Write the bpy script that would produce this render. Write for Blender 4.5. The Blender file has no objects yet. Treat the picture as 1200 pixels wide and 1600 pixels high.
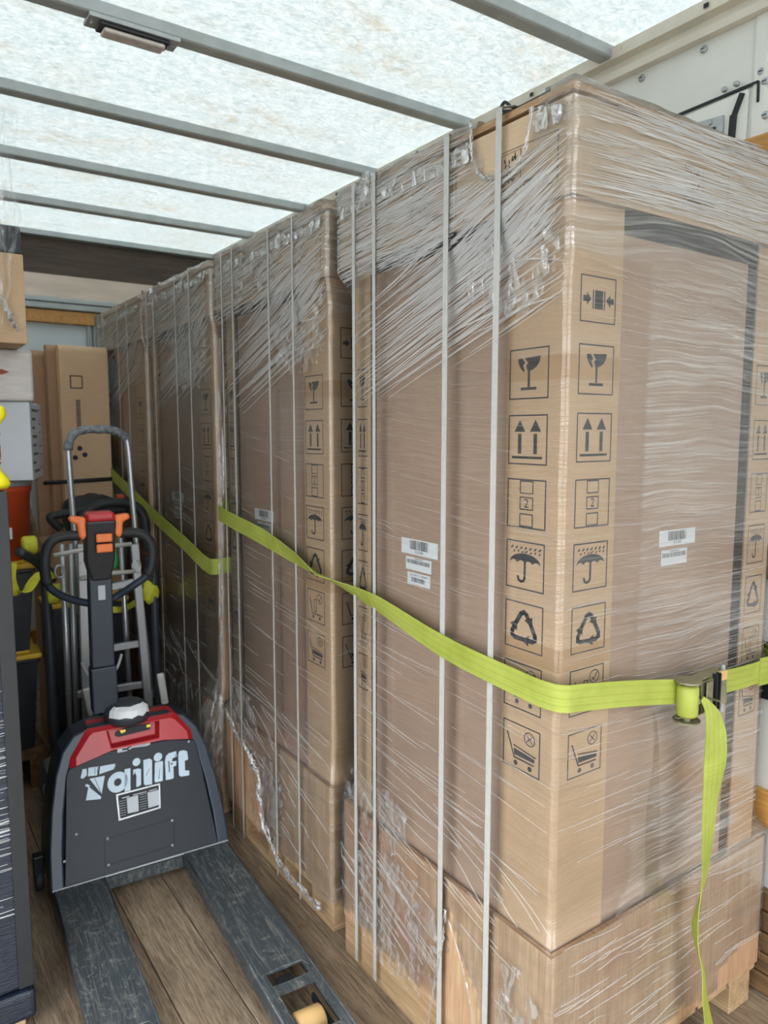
import bpy, math, random
from mathutils import Vector, Matrix, noise
random.seed(7)
C = bpy.context.scene.collection
# ------------------------------------------------------------------ camera
FPX, YAW, PITCH, ROLL, CAMZ = 1154.0, 0.6052, 0.1083, -0.0006, 1.6
_f = Vector((math.sin(YAW)*math.cos(PITCH), math.cos(YAW)*math.cos(PITCH), -math.sin(PITCH)))
_r = Vector((math.cos(YAW), -math.sin(YAW), 0)); _d = _f.cross(_r)
CAMO = Vector((0, 0, CAMZ))
cam = bpy.data.cameras.new('camera'); camo = bpy.data.objects.new('camera', cam); C.objects.link(camo)
M = Matrix((_r, -_d, -_f)).transposed().to_4x4(); M.translation = CAMO
camo.matrix_world = M
cam.sensor_fit = 'VERTICAL'; cam.sensor_height = 36; cam.lens = FPX/1600*36
cam.clip_start = 0.02; cam.clip_end = 200
cam.dof.use_dof = True; cam.dof.focus_distance = 1.7; cam.dof.aperture_fstop = 5.0
bpy.context.scene.camera = camo
def ray(px, py): return ((px-600)/FPX)*_r + ((py-800)/FPX)*_d + _f
def at(px, py, ax, val):
    d = ray(px, py); t = (val-CAMO[ax])/d[ax]; return CAMO + d*t
# ------------------------------------------------------------------ sky and exposure
W = bpy.data.worlds.new('overcast_sky'); bpy.context.scene.world = W; W.use_nodes = True
wt = W.node_tree; bg = wt.nodes['Background']
tc = wt.nodes.new('ShaderNodeTexCoord'); sx = wt.nodes.new('ShaderNodeSeparateXYZ'); rp = wt.nodes.new('ShaderNodeValToRGB')
wt.links.new(tc.outputs['Generated'], sx.inputs[0]); wt.links.new(sx.outputs['Z'], rp.inputs[0])
rp.color_ramp.elements[0].color = (0.42, 0.44, 0.46, 1); rp.color_ramp.elements[1].color = (0.95, 0.98, 1, 1)   # overcast: zenith brighter than horizon
wt.links.new(rp.outputs[0], bg.inputs[0]); bg.inputs[1].default_value = 8.0
sc = bpy.context.scene
sc.view_settings.view_transform = 'Standard'; sc.view_settings.look = 'None'
sc.view_settings.exposure = 0.0; sc.view_settings.gamma = 1; sc.view_settings.use_curve_mapping = False
sc.cycles.max_bounces = 10; sc.cycles.diffuse_bounces = 6; sc.cycles.transparent_max_bounces = 24
sc.cycles.transmission_bounces = 8; sc.cycles.caustics_reflective = False; sc.cycles.caustics_refractive = False
sc.cycles.sample_clamp_indirect = 6
# ------------------------------------------------------------------ materials
def nt(name):
    m = bpy.data.materials.new(name); m.use_nodes = True; t = m.node_tree
    return m, t, t.nodes['Principled BSDF']
def tex(t, coord, scale, stretch=(1, 1, 1), detail=4, rough=.55, dist=0.0):
    n = t.nodes.new('ShaderNodeTexNoise'); mp = t.nodes.new('ShaderNodeMapping'); c = t.nodes.new('ShaderNodeTexCoord')
    t.links.new(c.outputs[coord], mp.inputs[0]); mp.inputs['Scale'].default_value = stretch
    t.links.new(mp.outputs[0], n.inputs['Vector']); n.inputs['Scale'].default_value = scale
    n.inputs['Detail'].default_value = detail; n.inputs['Roughness'].default_value = rough; n.inputs['Distortion'].default_value = dist
    return n
def ramp(t, src, stops):
    r = t.nodes.new('ShaderNodeValToRGB'); e = r.color_ramp.elements
    while len(e) < len(stops): e.new(0.5)
    for k, (p, c) in enumerate(stops):
        e[k].position = p; e[k].color = (*c, 1) if len(c) == 3 else c
    t.links.new(src, r.inputs[0]); return r
def mixc(t, a, b, fac, mode='MIX'):
    m = t.nodes.new('ShaderNodeMix'); m.data_type = 'RGBA'; m.blend_type = mode
    for s, v in ((m.inputs[6], a), (m.inputs[7], b), (m.inputs[0], fac)):
        if hasattr(v, 'is_linked') or hasattr(v, 'links'): t.links.new(v, s)
        else: s.default_value = (*v, 1) if isinstance(v, tuple) and len(v) == 3 else v
    return m.outputs[2]
def math_(t, op, a, b=None, clamp=False):
    m = t.nodes.new('ShaderNodeMath'); m.operation = op; m.use_clamp = clamp
    for k, v in enumerate((a, b)):
        if v is None: continue
        if hasattr(v, 'links'): t.links.new(v, m.inputs[k])
        else: m.inputs[k].default_value = v
    return m.outputs[0]
def bump(t, b, h, strength=.3, dist=.002):
    n = t.nodes.new('ShaderNodeBump'); n.inputs['Strength'].default_value = strength; n.inputs['Distance'].default_value = dist
    t.links.new(h, n.inputs['Height']); t.links.new(n.outputs[0], b.inputs['Normal']); return n
def S(r, g, b):   # sRGB 0-255 to linear
    return tuple(((c/255)/12.92 if c/255 <= .04045 else ((c/255+.055)/1.055)**2.4) for c in (r, g, b))
def pm(name, col, rough=.5, metal=0, var=.15, scale=8, stretch=(1, 1, 1), bmp=0.1, bd=.001, spec=.5, dirt=None, coord='Object'):
    m, t, b = nt(name)
    n = tex(t, coord, scale, stretch)
    lo = tuple(c*(1-var) for c in col); hi = tuple(min(1, c*(1+var)) for c in col)
    r = ramp(t, n.outputs[0], [(.3, lo), (.7, hi)]); out = r.outputs[0]
    if dirt:
        d = tex(t, coord, dirt[1], (1, 1, 1), 6, .7); rr = ramp(t, d.outputs[0], [(dirt[2], (0, 0, 0)), (dirt[2]+.08, (1, 1, 1))])
        out = mixc(t, out, dirt[0], rr.outputs[0])
    t.links.new(out, b.inputs['Base Color'])
    b.inputs['Roughness'].default_value = rough; b.inputs['Metallic'].default_value = metal
    b.inputs['Specular IOR Level'].default_value = spec
    if bmp: bump(t, b, n.outputs[0], bmp, bd)
    return m
def wood(name, dark, light, axis=1, scale=6, rough=.65, stain=None):
    m, t, b = nt(name); st = [9, 9, 9]; st[axis] = .7
    n = tex(t, 'Object', scale, tuple(st), 6, .65, .6); n2 = tex(t, 'Object', scale*4, tuple(s*2 if s > 1 else s for s in st), 3, .6)
    n3 = tex(t, 'Object', 1.6, (1, 1, 1), 5, .6)
    r = ramp(t, n.outputs[0], [(.3, dark), (.68, light)]); g = ramp(t, n2.outputs[0], [(.35, (.72, .72, .72)), (.6, (1, 1, 1))])
    o = mixc(t, r.outputs[0], g.outputs[0], 1.0, 'MULTIPLY')
    if stain:
        s = ramp(t, n3.outputs[0], [(.48, (0, 0, 0)), (.68, (1, 1, 1))]); o = mixc(t, o, stain, math_(t, 'MULTIPLY', s.outputs[0], .75))
    oi = t.nodes.new('ShaderNodeObjectInfo'); rr = ramp(t, oi.outputs['Random'], [(0, (.82, .80, .78)), (1, (1.0, 1.0, 1.0))])
    o = mixc(t, o, rr.outputs[0], 1.0, 'MULTIPLY')
    t.links.new(o, b.inputs['Base Color']); b.inputs['Roughness'].default_value = rough
    bump(t, b, n2.outputs[0], .25, .001); return m
def floor_mat():
    m, t, b = nt('worn_oak_floor')
    a = tex(t, 'Object', 6, (13, .7, 1), 9, .75, .5); c = tex(t, 'Object', 2.2, (1.2, .8, 1), 6, .65); d = tex(t, 'Object', 90, (3, .14, 1), 5, .65)
    r = ramp(t, a.outputs[0], [(.28, S(112, 96, 80)), (.5, S(164, 146, 124)), (.70, S(200, 182, 158))])
    s = ramp(t, c.outputs[0], [(.35, (.62, .60, .60)), (.6, (1.05, 1.03, 1.0))])
    o = mixc(t, r.outputs[0], s.outputs[0], 1.0, 'MULTIPLY')
    g = ramp(t, d.outputs[0], [(.40, (.45, .42, .40)), (.54, (1, 1, 1))]); o = mixc(t, o, g.outputs[0], .8, 'MULTIPLY')
    k = tex(t, 'Object', 60, (1, 1, 1), 2, .5); kr = ramp(t, k.outputs[0], [(.70, (0, 0, 0)), (.76, (1, 1, 1))]); o = mixc(t, o, S(60, 48, 40), math_(t, 'MULTIPLY', kr.outputs[0], .6))
    oi = t.nodes.new('ShaderNodeObjectInfo'); rr = ramp(t, oi.outputs['Random'], [(0, (.74, .71, .68)), (1, (1.0, 1.0, 1.0))]); o = mixc(t, o, rr.outputs[0], 1.0, 'MULTIPLY')
    t.links.new(o, b.inputs['Base Color']); b.inputs['Roughness'].default_value = .55
    bump(t, b, a.outputs[0], .5, .002); return m
def roof_mat():
    m, t, b = nt('translucent_fibreglass'); t.nodes.remove(b); out = t.nodes['Material Output']
    a = tex(t, 'Object', 34, (1, 1.6, 1), 8, .78, 1.2); c = tex(t, 'Object', 3.2, (.6, 1.4, 1), 5, .6); e = tex(t, 'Object', 9, (1, 1, 1), 6, .75, 1.5)
    f = ramp(t, a.outputs[0], [(.38, (.66, .73, .74)), (.50, (.86, .90, .91)), (.60, (1, 1, 1))])
    s = ramp(t, c.outputs[0], [(.48, (0, 0, 0)), (.66, (1, 1, 1))]); s2 = ramp(t, e.outputs[0], [(.45, (0, 0, 0)), (.7, (1, 1, 1))])
    o = mixc(t, f.outputs[0], S(214, 184, 146), math_(t, 'MULTIPLY', math_(t, 'MULTIPLY', s.outputs[0], s2.outputs[0]), .5))
    tr = t.nodes.new('ShaderNodeBsdfTranslucent'); df = t.nodes.new('ShaderNodeBsdfDiffuse'); df.inputs[0].default_value = (.75, .78, .78, 1)
    sc_ = mixc(t, o, (.60, .605, .595), 1.0, 'MULTIPLY'); t.links.new(sc_, tr.inputs[0])
    mx = t.nodes.new('ShaderNodeMixShader'); mx.inputs[0].default_value = .35
    t.links.new(tr.outputs[0], mx.inputs[1]); t.links.new(df.outputs[0], mx.inputs[2]); t.links.new(mx.outputs[0], out.inputs[0]); return m
def film_mat(name='stretch_film', tint=(1, 1, 1), hazecol=(.80, .79, .77)):
    # clear polyethylene: transparent, with stretch-whitened creases running along the wrapping direction
    m, t, b = nt(name); t.nodes.remove(b); out = t.nodes['Material Output']
    uv = t.nodes.new('ShaderNodeUVMap'); sp = t.nodes.new('ShaderNodeSeparateXYZ'); t.links.new(uv.outputs[0], sp.inputs[0])
    u, v = sp.outputs[0], sp.outputs[1]
    def nz(ku, kv, vv, det=3, ro=.55):
        cb = t.nodes.new('ShaderNodeCombineXYZ'); t.links.new(math_(t, 'MULTIPLY', u, ku), cb.inputs[0]); t.links.new(math_(t, 'MULTIPLY', vv, kv), cb.inputs[1])
        n = t.nodes.new('ShaderNodeTexNoise'); t.links.new(cb.outputs[0], n.inputs['Vector']); n.inputs['Scale'].default_value = 1
        n.inputs['Detail'].default_value = det; n.inputs['Roughness'].default_value = ro; return n.outputs[0]
    warp = nz(1.6, 1.8, v, 2); at_ = t.nodes.new('ShaderNodeAttribute'); at_.attribute_name = 'dens'; dens = at_.outputs['Fac']
    v1 = math_(t, 'ADD', v, math_(t, 'MULTIPLY', warp, .12))
    w2 = nz(.9, 1.1, v, 2); v2 = math_(t, 'ADD', v, math_(t, 'MULTIPLY', w2, -.10))
    fine = nz(3.5, 210, v1, 3, .6); mid = nz(2.2, 75, v1, 3, .6); thin = nz(1.2, 130, v2, 1, .4); patch = nz(1.3, 2.6, v, 3)
    def rg(x, a, c): return ramp(t, x, [(a, (0, 0, 0)), (c, (1, 1, 1))]).outputs[0]
    thinl = ramp(t, thin, [(.485, (0, 0, 0)), (.5, (1, 1, 1)), (.515, (0, 0, 0))]).outputs[0]
    pt = rg(patch, .32, .62)
    s = math_(t, 'ADD', math_(t, 'MULTIPLY', rg(fine, .5, .72), .55), math_(t, 'MULTIPLY', rg(mid, .48, .70), .75))
    s = math_(t, 'MULTIPLY', s, math_(t, 'ADD', math_(t, 'MULTIPLY', pt, .8), .2))
    s = math_(t, 'ADD', math_(t, 'MULTIPLY', s, dens), math_(t, 'MULTIPLY', math_(t, 'MULTIPLY', thinl, rg(patch, .5, .62)), math_(t, 'ADD', math_(t, 'MULTIPLY', dens, .5), .2)))
    fac = math_(t, 'ADD', math_(t, 'MULTIPLY', s, .62), math_(t, 'MULTIPLY', dens, .11)); fac = math_(t, 'ADD', fac, .025, True)
    h = math_(t, 'ADD', math_(t, 'MULTIPLY', fine, .4), mid)
    bn = t.nodes.new('ShaderNodeBump'); bn.inputs['Strength'].default_value = .55; bn.inputs['Distance'].default_value = .004; t.links.new(h, bn.inputs['Height'])
    tp = t.nodes.new('ShaderNodeBsdfTransparent'); tp.inputs[0].default_value = (*(c*.985 for c in tint), 1)
    gl = t.nodes.new('ShaderNodeBsdfGlossy'); gl.inputs['Roughness'].default_value = .16; gl.inputs[0].default_value = (1, 1, 1, 1); t.links.new(bn.outputs[0], gl.inputs['Normal'])
    df = t.nodes.new('ShaderNodeBsdfDiffuse'); df.inputs[0].default_value = (*hazecol, 1)
    tl = t.nodes.new('ShaderNodeBsdfTranslucent'); tl.inputs[0].default_value = (*hazecol, 1)
    def mx(a, c, f):
        k = t.nodes.new('ShaderNodeMixShader'); t.links.new(a.outputs[0], k.inputs[1]); t.links.new(c.outputs[0], k.inputs[2])
        if hasattr(f, 'links'): t.links.new(f, k.inputs[0])
        else: k.inputs[0].default_value = f
        return k
    haze = mx(mx(df, tl, .3), gl, .45)
    lw = t.nodes.new('ShaderNodeFresnel'); lw.inputs['IOR'].default_value = 1.45; t.links.new(bn.outputs[0], lw.inputs['Normal'])
    clear = mx(tp, gl, math_(t, 'MULTIPLY', lw.outputs[0], .9))
    t.links.new(mx(clear, haze, fac).outputs[0], out.inputs[0]); return m
def crumple_mat(name='crumpled_film', op=.3):
    m, t, b = nt(name); t.nodes.remove(b); out = t.nodes['Material Output']
    n = tex(t, 'Object', 38, (1, 1, .3), 4, .6, 1.0); r = ramp(t, n.outputs[0], [(.45, (.04, .04, .04)), (.62, (1, 1, 1))])
    bn = t.nodes.new('ShaderNodeBump'); bn.inputs['Distance'].default_value = .01; bn.inputs['Strength'].default_value = .8; t.links.new(n.outputs[0], bn.inputs['Height'])
    tp = t.nodes.new('ShaderNodeBsdfTransparent'); gl = t.nodes.new('ShaderNodeBsdfGlossy'); gl.inputs['Roughness'].default_value = .12; t.links.new(bn.outputs[0], gl.inputs['Normal'])
    df = t.nodes.new('ShaderNodeBsdfDiffuse'); df.inputs[0].default_value = (.85, .85, .85, 1)
    a = t.nodes.new('ShaderNodeMixShader'); a.inputs[0].default_value = .4; t.links.new(gl.outputs[0], a.inputs[1]); t.links.new(df.outputs[0], a.inputs[2])
    c = t.nodes.new('ShaderNodeMixShader'); t.links.new(math_(t, 'MULTIPLY', r.outputs[0], op), c.inputs[0]); t.links.new(tp.outputs[0], c.inputs[1]); t.links.new(a.outputs[0], c.inputs[2])
    t.links.new(c.outputs[0], out.inputs[0]); return m
def board_mat(name, col, k=1.0):
    m, t, b = nt(name)
    n = tex(t, 'Object', 3, (1, 1, 1), 5, .6); n2 = tex(t, 'Object', 120, (.15, .15, 3), 2, .5); n3 = tex(t, 'Object', 260, (1, 1, 1), 2, .5)
    r = ramp(t, n.outputs[0], [(.3, tuple(c*.88 for c in col)), (.7, tuple(c*1.08 for c in col))])
    g = ramp(t, n2.outputs[0], [(.3, (.93, .93, .93)), (.7, (1.03, 1.03, 1.03))]); o = mixc(t, r.outputs[0], g.outputs[0], 1.0, 'MULTIPLY')
    g3 = ramp(t, n3.outputs[0], [(.3, (.94, .94, .94)), (.7, (1.03, 1.03, 1.03))]); o = mixc(t, o, g3.outputs[0], 1.0, 'MULTIPLY')
    t.links.new(o, b.inputs['Base Color']); b.inputs['Roughness'].default_value = .72; bump(t, b, n2.outputs[0], .12*k, .0008); return m
def webbing_mat():
    m, t, b = nt('yellow_webbing')
    uv = t.nodes.new('ShaderNodeUVMap'); sp = t.nodes.new('ShaderNodeSeparateXYZ'); t.links.new(uv.outputs[0], sp.inputs[0])
    a = math_(t, 'SINE', math_(t, 'MULTIPLY', sp.outputs[0], 1800)); c = math_(t, 'SINE', math_(t, 'MULTIPLY', sp.outputs[1], 900))
    n = tex(t, 'Object', 9, (1, 1, 1), 5, .6); r = ramp(t, n.outputs[0], [(.3, S(146, 156, 58)), (.7, S(172, 182, 82))])
    stripe = math_(t, 'SINE', math_(t, 'MULTIPLY', sp.outputs[1], 380)); g = ramp(t, math_(t, 'ADD', math_(t, 'MULTIPLY', stripe, .5), .5), [(.0, (.88, .88, .84)), (.3, (1, 1, 1))])
    o = mixc(t, r.outputs[0], g.outputs[0], 1.0, 'MULTIPLY'); t.links.new(o, b.inputs['Base Color']); b.inputs['Roughness'].default_value = .6
    bump(t, b, math_(t, 'MULTIPLY', math_(t, 'ADD', a, c), .5), .25, .0006); return m
def fork_mat(name='scuffed_black_steel', base=S(66, 73, 78), ex=S(146, 146, 140)):
    m, t, b = nt(name)
    n = tex(t, 'Object', 7, (5, .5, 3), 7, .7, .4); s = tex(t, 'Object', 26, (4, .3, 1), 5, .8, 1.0); q = tex(t, 'Object', 16, (1, 1, 1), 6, .8, 2.0)
    r = ramp(t, n.outputs[0], [(.3, tuple(c*.75 for c in base)), (.55, base), (.75, tuple(c*1.7 for c in base))])
    w = ramp(t, s.outputs[0], [(.50, (0, 0, 0)), (.68, (1, 1, 1))]); w2 = ramp(t, q.outputs[0], [(.54, (0, 0, 0)), (.64, (1, 1, 1))])
    f = math_(t, 'ADD', math_(t, 'MULTIPLY', w.outputs[0], .55), math_(t, 'MULTIPLY', w2.outputs[0], .45), True)
    o = mixc(t, r.outputs[0], ex, f); t.links.new(o, b.inputs['Base Color']); b.inputs['Roughness'].default_value = .42; b.inputs['Metallic'].default_value = .15
    bump(t, b, s.outputs[0], .2, .001); return m
K = {}
K['floor'] = floor_mat(); K['roof'] = roof_mat(); K['film'] = film_mat(); K['crumple'] = crumple_mat(); K['crumple5'] = crumple_mat('crinkled_film', .45); K['crumple4'] = crumple_mat('gathered_film', .95); K['crumple2'] = crumple_mat('crumpled_film_rope', .85)
K['carton'] = board_mat('kraft_carton', S(178, 150, 128)); K['post'] = board_mat('kraft_corner_board', S(202, 171, 136)); K['lid'] = board_mat('kraft_lid', S(206, 180, 150))
K['ktape'] = pm('brown_packing_tape', S(184, 150, 112), .35, 0, .05, 10, bmp=0); K['stain'] = pm('stained_kraft', S(140, 116, 90), .6, 0, .10, 14, bmp=0); K['flat'] = board_mat('kraft_sheet', S(214, 180, 144)); K['kdark'] = board_mat('kraft_edge', S(168, 132, 102))
K['ink'] = pm('black_ink', S(44, 46, 50), .75, var=.2, scale=60, bmp=0); K['paper'] = pm('white_paper', S(232, 236, 238), .5, var=.03, bmp=0)
K['ply'] = wood('pale_plywood', S(188, 152, 116), S(222, 190, 152), 2, 2.2, .6, S(176, 128, 98)); K['plyedge'] = wood('plywood_edge', S(160, 120, 84), S(214, 178, 136), 1, 12)
K['pallet'] = wood('pallet_pine', S(176, 142, 104), S(216, 186, 146), 1, 4); K['slat'] = wood('orange_pine_slat', S(196, 134, 66), S(224, 170, 96), 1, 4, .5)
K['oldwood'] = wood('weathered_boards', S(86, 62, 42), S(146, 112, 76), 1, 4); K['steel'] = pm('grey_painted_steel', S(172, 178, 178), .45, .3, .1, 12, dirt=(S(98, 96, 92), 30, .66))
K['zinc'] = pm('zinc_plate', S(176, 180, 182), .38, .6, .12, 20); K['white_wall'] = pm('white_panel', S(226, 227, 222), .35, 0, .03, 5, bmp=.03, dirt=(S(190, 186, 176), 14, .68))
K['cream'] = pm('cream_extrusion', S(222, 216, 202), .4, .1, .06, 9, dirt=(S(150, 138, 118), 25, .67)); K['blackm'] = pm('black_metal', S(36, 38, 42), .45, .3, .15, 12)
K['rubber'] = pm('black_rubber', S(34, 36, 39), .6, 0, .15, 20, bmp=.2); K['blackp'] = pm('black_plastic', S(40, 42, 47), .4, 0, .12, 18, bmp=.1)
K['navy'] = pm('dark_slate_paint', S(40, 50, 64), .38, .1, .10, 9, bmp=.05, dirt=(S(84, 90, 98), 38, .70)); K['panelp'] = pm('dark_slate_panel', S(27, 34, 43), .55, .0, .12, 7, bmp=.06, dirt=(S(78, 84, 92), 55, .71))
K['red'] = pm('red_moulded_plastic', S(176, 34, 42), .32, 0, .08, 10, bmp=.04, dirt=(S(190, 70, 72), 40, .72)); K['orange'] = pm('orange_plastic', S(232, 120, 58), .42, 0, .06, 14, bmp=.05)
K['decal'] = pm('pale_blue_decal', S(196, 214, 228), .5, 0, .04, 30, bmp=0); K['fork'] = fork_mat(); K['alu'] = pm('worn_aluminium', S(180, 184, 188), .36, .75, .14, 10, (1, 1, .3), dirt=(S(110, 112, 114), 40, .62))
K['tape'] = pm('grey_cloth_tape', S(118, 122, 126), .7, 0, .5, 60, bmp=.5, bd=.004); K['tube'] = pm('dark_grey_tube', S(66, 72, 80), .42, .2, .12, 12)
K['web'] = webbing_mat(); K['yellow'] = pm('yellow_lid_plastic', S(226, 184, 44), .4, 0, .06, 8); K['yellow2'] = pm('yellow_wrapped_webbing', S(232, 222, 28), .5, 0, .14, 24, (1, 1, .2), bmp=.6, bd=.006)
K['bucket'] = pm('orange_bucket', S(214, 84, 48), .45, 0, .06, 6); K['whitebox'] = pm('white_carton', S(214, 218, 224), .6, 0, .04, 6); K['wraprag'] = pm('film_wrapped_white', S(214, 206, 200), .35, 0, .10, 14, (1, 1, 6), bmp=.5, bd=.004)
K['poly'] = pm('polyurethane_wheel', S(206, 168, 112), .5, 0, .08, 20); K['hub'] = pm('grey_rim', S(170, 176, 182), .45, .2, .05, 10); K['tyre'] = pm('dusty_tyre', S(112, 110, 106), .8, 0, .2, 50, bmp=.4)
K['redbase'] = pm('red_cart_base', S(170, 74, 62), .55, .1, .2, 18); K['band'] = pm('grey_strapping', S(184, 184, 180), .4, 0, .07, 60, bmp=.2)
K['gold'] = pm('zinc_yellow_ratchet', S(150, 146, 120), .36, .75, .2, 30); K['wpl'] = pm('white_nylon', S(214, 214, 208), .45, 0, .05, 20); K['green'] = pm('green_bottle', S(70, 170, 96), .3, 0, .05, 9)
K['teal'] = pm('teal_block', S(48, 110, 104), .5); K['ground'] = pm('asphalt', S(120, 120, 118), .9, 0, .2, 30); K['hatchw'] = pm('white_hatch', S(232, 233, 228), .35, 0, .03, 8)
K['lens'] = pm('clear_lens', S(196, 186, 178), .15, 0, .15, 30, bmp=.4); K['bluewhite'] = pm('bluish_liner', S(216, 226, 230), .5, 0, .04, 4, dirt=(S(170, 180, 184), 8, .6))
K['gloss_black'] = pm('black_shrink_film', S(28, 36, 50), .2, 0, .3, 30, (1, 1, 14), bmp=.7, bd=.004)
K['hdark'] = wood('header_dark_reflection', S(66, 54, 46), S(104, 88, 76), 0, 3); K['brushed'] = pm('pale_header_strip', S(214, 198, 182), .5, .1, .10, 5, (1, 1, 5), bmp=.2); K['orbr'] = pm('skin_card', S(160, 84, 60), .7); K['sign'] = pm('yellow_sticker', S(236, 206, 60), .5)
# ------------------------------------------------------------------ mesh helpers
class MB:
    def __init__(s): s.v = []; s.f = []; s.mi = []; s.uv = {}
    def add(s, vs, fs, mi=0):
        o = len(s.v); s.v += [tuple(v) for v in vs]; s.f += [tuple(i+o for i in f) for f in fs]; s.mi += [mi]*len(fs); return s
    def box(s, a, b, mi=0):
        (x0, y0, z0), (x1, y1, z1) = a, b
        return s.add([(x0, y0, z0), (x1, y0, z0), (x1, y1, z0), (x0, y1, z0), (x0, y0, z1), (x1, y0, z1), (x1, y1, z1), (x0, y1, z1)],
                     [(0, 3, 2, 1), (4, 5, 6, 7), (0, 1, 5, 4), (1, 2, 6, 5), (2, 3, 7, 6), (3, 0, 4, 7)], mi)
    def bar(s, p, q, w, h, up=(0, 0, 1), mi=0):
        p, q = Vector(p), Vector(q); d = (q-p).normalized(); r = d.cross(Vector(up))
        if r.length < 1e-4: r = d.cross(Vector((0, 1, 0)))
        r.normalize(); u = r.cross(d); a = r*w/2; b = u*h/2
        vs = [p-a-b, p+a-b, p+a+b, p-a+b, q-a-b, q+a-b, q+a+b, q-a+b]
        return s.add(vs, [(0, 1, 2, 3), (7, 6, 5, 4), (1, 0, 4, 5), (2, 1, 5, 6), (3, 2, 6, 7), (0, 3, 7, 4)], mi)
    def tube(s, pts, r, seg=10, mi=0, closed=False):
        P = [Vector(p) for p in pts]; n = len(P); rs = r if isinstance(r, (list, tuple)) else [r]*n; o = len(s.v); prev = None
        for i, p in enumerate(P):
            if closed: d = P[(i+1) % n]-P[i-1]
            else: d = P[min(i+1, n-1)]-P[max(i-1, 0)]
            d.normalize()
            if prev is None:
                a = Vector((0, 0, 1)) if abs(d.z) < .9 else Vector((0, 1, 0)); x = d.cross(a).normalized()
            else: x = (prev-d*prev.dot(d)).normalized()
            prev = x; y = d.cross(x)
            for k in range(seg):
                t = 2*math.pi*k/seg; s.v.append(tuple(p+(x*math.cos(t)+y*math.sin(t))*rs[i]))
        m = n if closed else n-1
        for i in range(m):
            for k in range(seg):
                a, b = o+i*seg, o+((i+1) % n)*seg; s.f.append((a+k, a+(k+1) % seg, b+(k+1) % seg, b+k)); s.mi.append(mi)
        if not closed:
            s.f.append(tuple(o+k for k in reversed(range(seg)))); s.mi.append(mi); s.f.append(tuple(o+(n-1)*seg+k for k in range(seg))); s.mi.append(mi)
        return s
    def prism(s, poly, fn, t0, t1, mi=0):   # poly of (a,b); fn(a,b,t) -> xyz
        n = len(poly); vs = [fn(a, b, t0) for a, b in poly]+[fn(a, b, t1) for a, b in poly]
        return s.add(vs, [tuple(range(n)), tuple(reversed(range(n, 2*n)))]+[(i, i+n, (i+1) % n+n, (i+1) % n) for i in range(n)], mi)
    def lathe(s, prof, o=(0, 0, 0), ax='z', seg=20, mi=0):
        o = Vector(o); b = len(s.v)
        for (r, h) in prof:
            for k in range(seg):
                t = 2*math.pi*k/seg; c, q = r*math.cos(t), r*math.sin(t)
                s.v.append(tuple(o+(Vector((c, q, h)) if ax == 'z' else Vector((h, c, q)) if ax == 'x' else Vector((q, h, c)))))
        for i in range(len(prof)-1):
            for k in range(seg): s.f.append((b+i*seg+k, b+i*seg+(k+1) % seg, b+(i+1)*seg+(k+1) % seg, b+(i+1)*seg+k)); s.mi.append(mi)
        s.f.append(tuple(b+k for k in reversed(range(seg)))); s.mi.append(mi); s.f.append(tuple(b+(len(prof)-1)*seg+k for k in range(seg))); s.mi.append(mi)
        return s
    def build(s, name, mats, parent=None, smooth=False, bevel=0, seg=2, recalc=True):
        me = bpy.data.meshes.new(name); me.from_pydata(s.v, [], s.f)
        for k in (mats if isinstance(mats, (list, tuple)) else [mats]): me.materials.append(K[k] if isinstance(k, str) else k)
        me.polygons.foreach_set('material_index', s.mi)
        if recalc:
            import bmesh
            bm = bmesh.new(); bm.from_mesh(me); bmesh.ops.recalc_face_normals(bm, faces=bm.faces); bm.to_mesh(me); bm.free()
        o = bpy.data.objects.new(name, me); C.objects.link(o)
        if parent: o.parent = parent
        if smooth: me.polygons.foreach_set('use_smooth', [True]*len(me.polygons))
        if bevel:
            md = o.modifiers.new('bevel', 'BEVEL'); md.width = bevel; md.segments = seg; md.limit_method = 'ANGLE'; md.angle_limit = .7
        return o
def curve(pts, n=8):
    P = [Vector(p) for p in pts]; out = []
    for i in range(len(P)-1):
        a, b, c, d = P[max(i-1, 0)], P[i], P[i+1], P[min(i+2, len(P)-1)]
        for k in range(n):
            t = k/n; out.append(.5*((2*b)+(c-a)*t+(2*a-5*b+4*c-d)*t*t+(3*b-a-3*c+d)*t**3))
    out.append(P[-1]); return out
def thing(name, label, cat, loc=(0, 0, 0), rz=0, group=None):
    o = bpy.data.objects.new(name, None); C.objects.link(o); o.location = loc; o.rotation_euler = (0, 0, rz); o.empty_display_size = .1
    return tag(o, label, cat, group)
def tag(o, label, cat, group=None):
    o['label'] = label; o['category'] = cat
    if group: o['group'] = group
    return o
def struct(o): o['kind'] = 'structure'; return o
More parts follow.
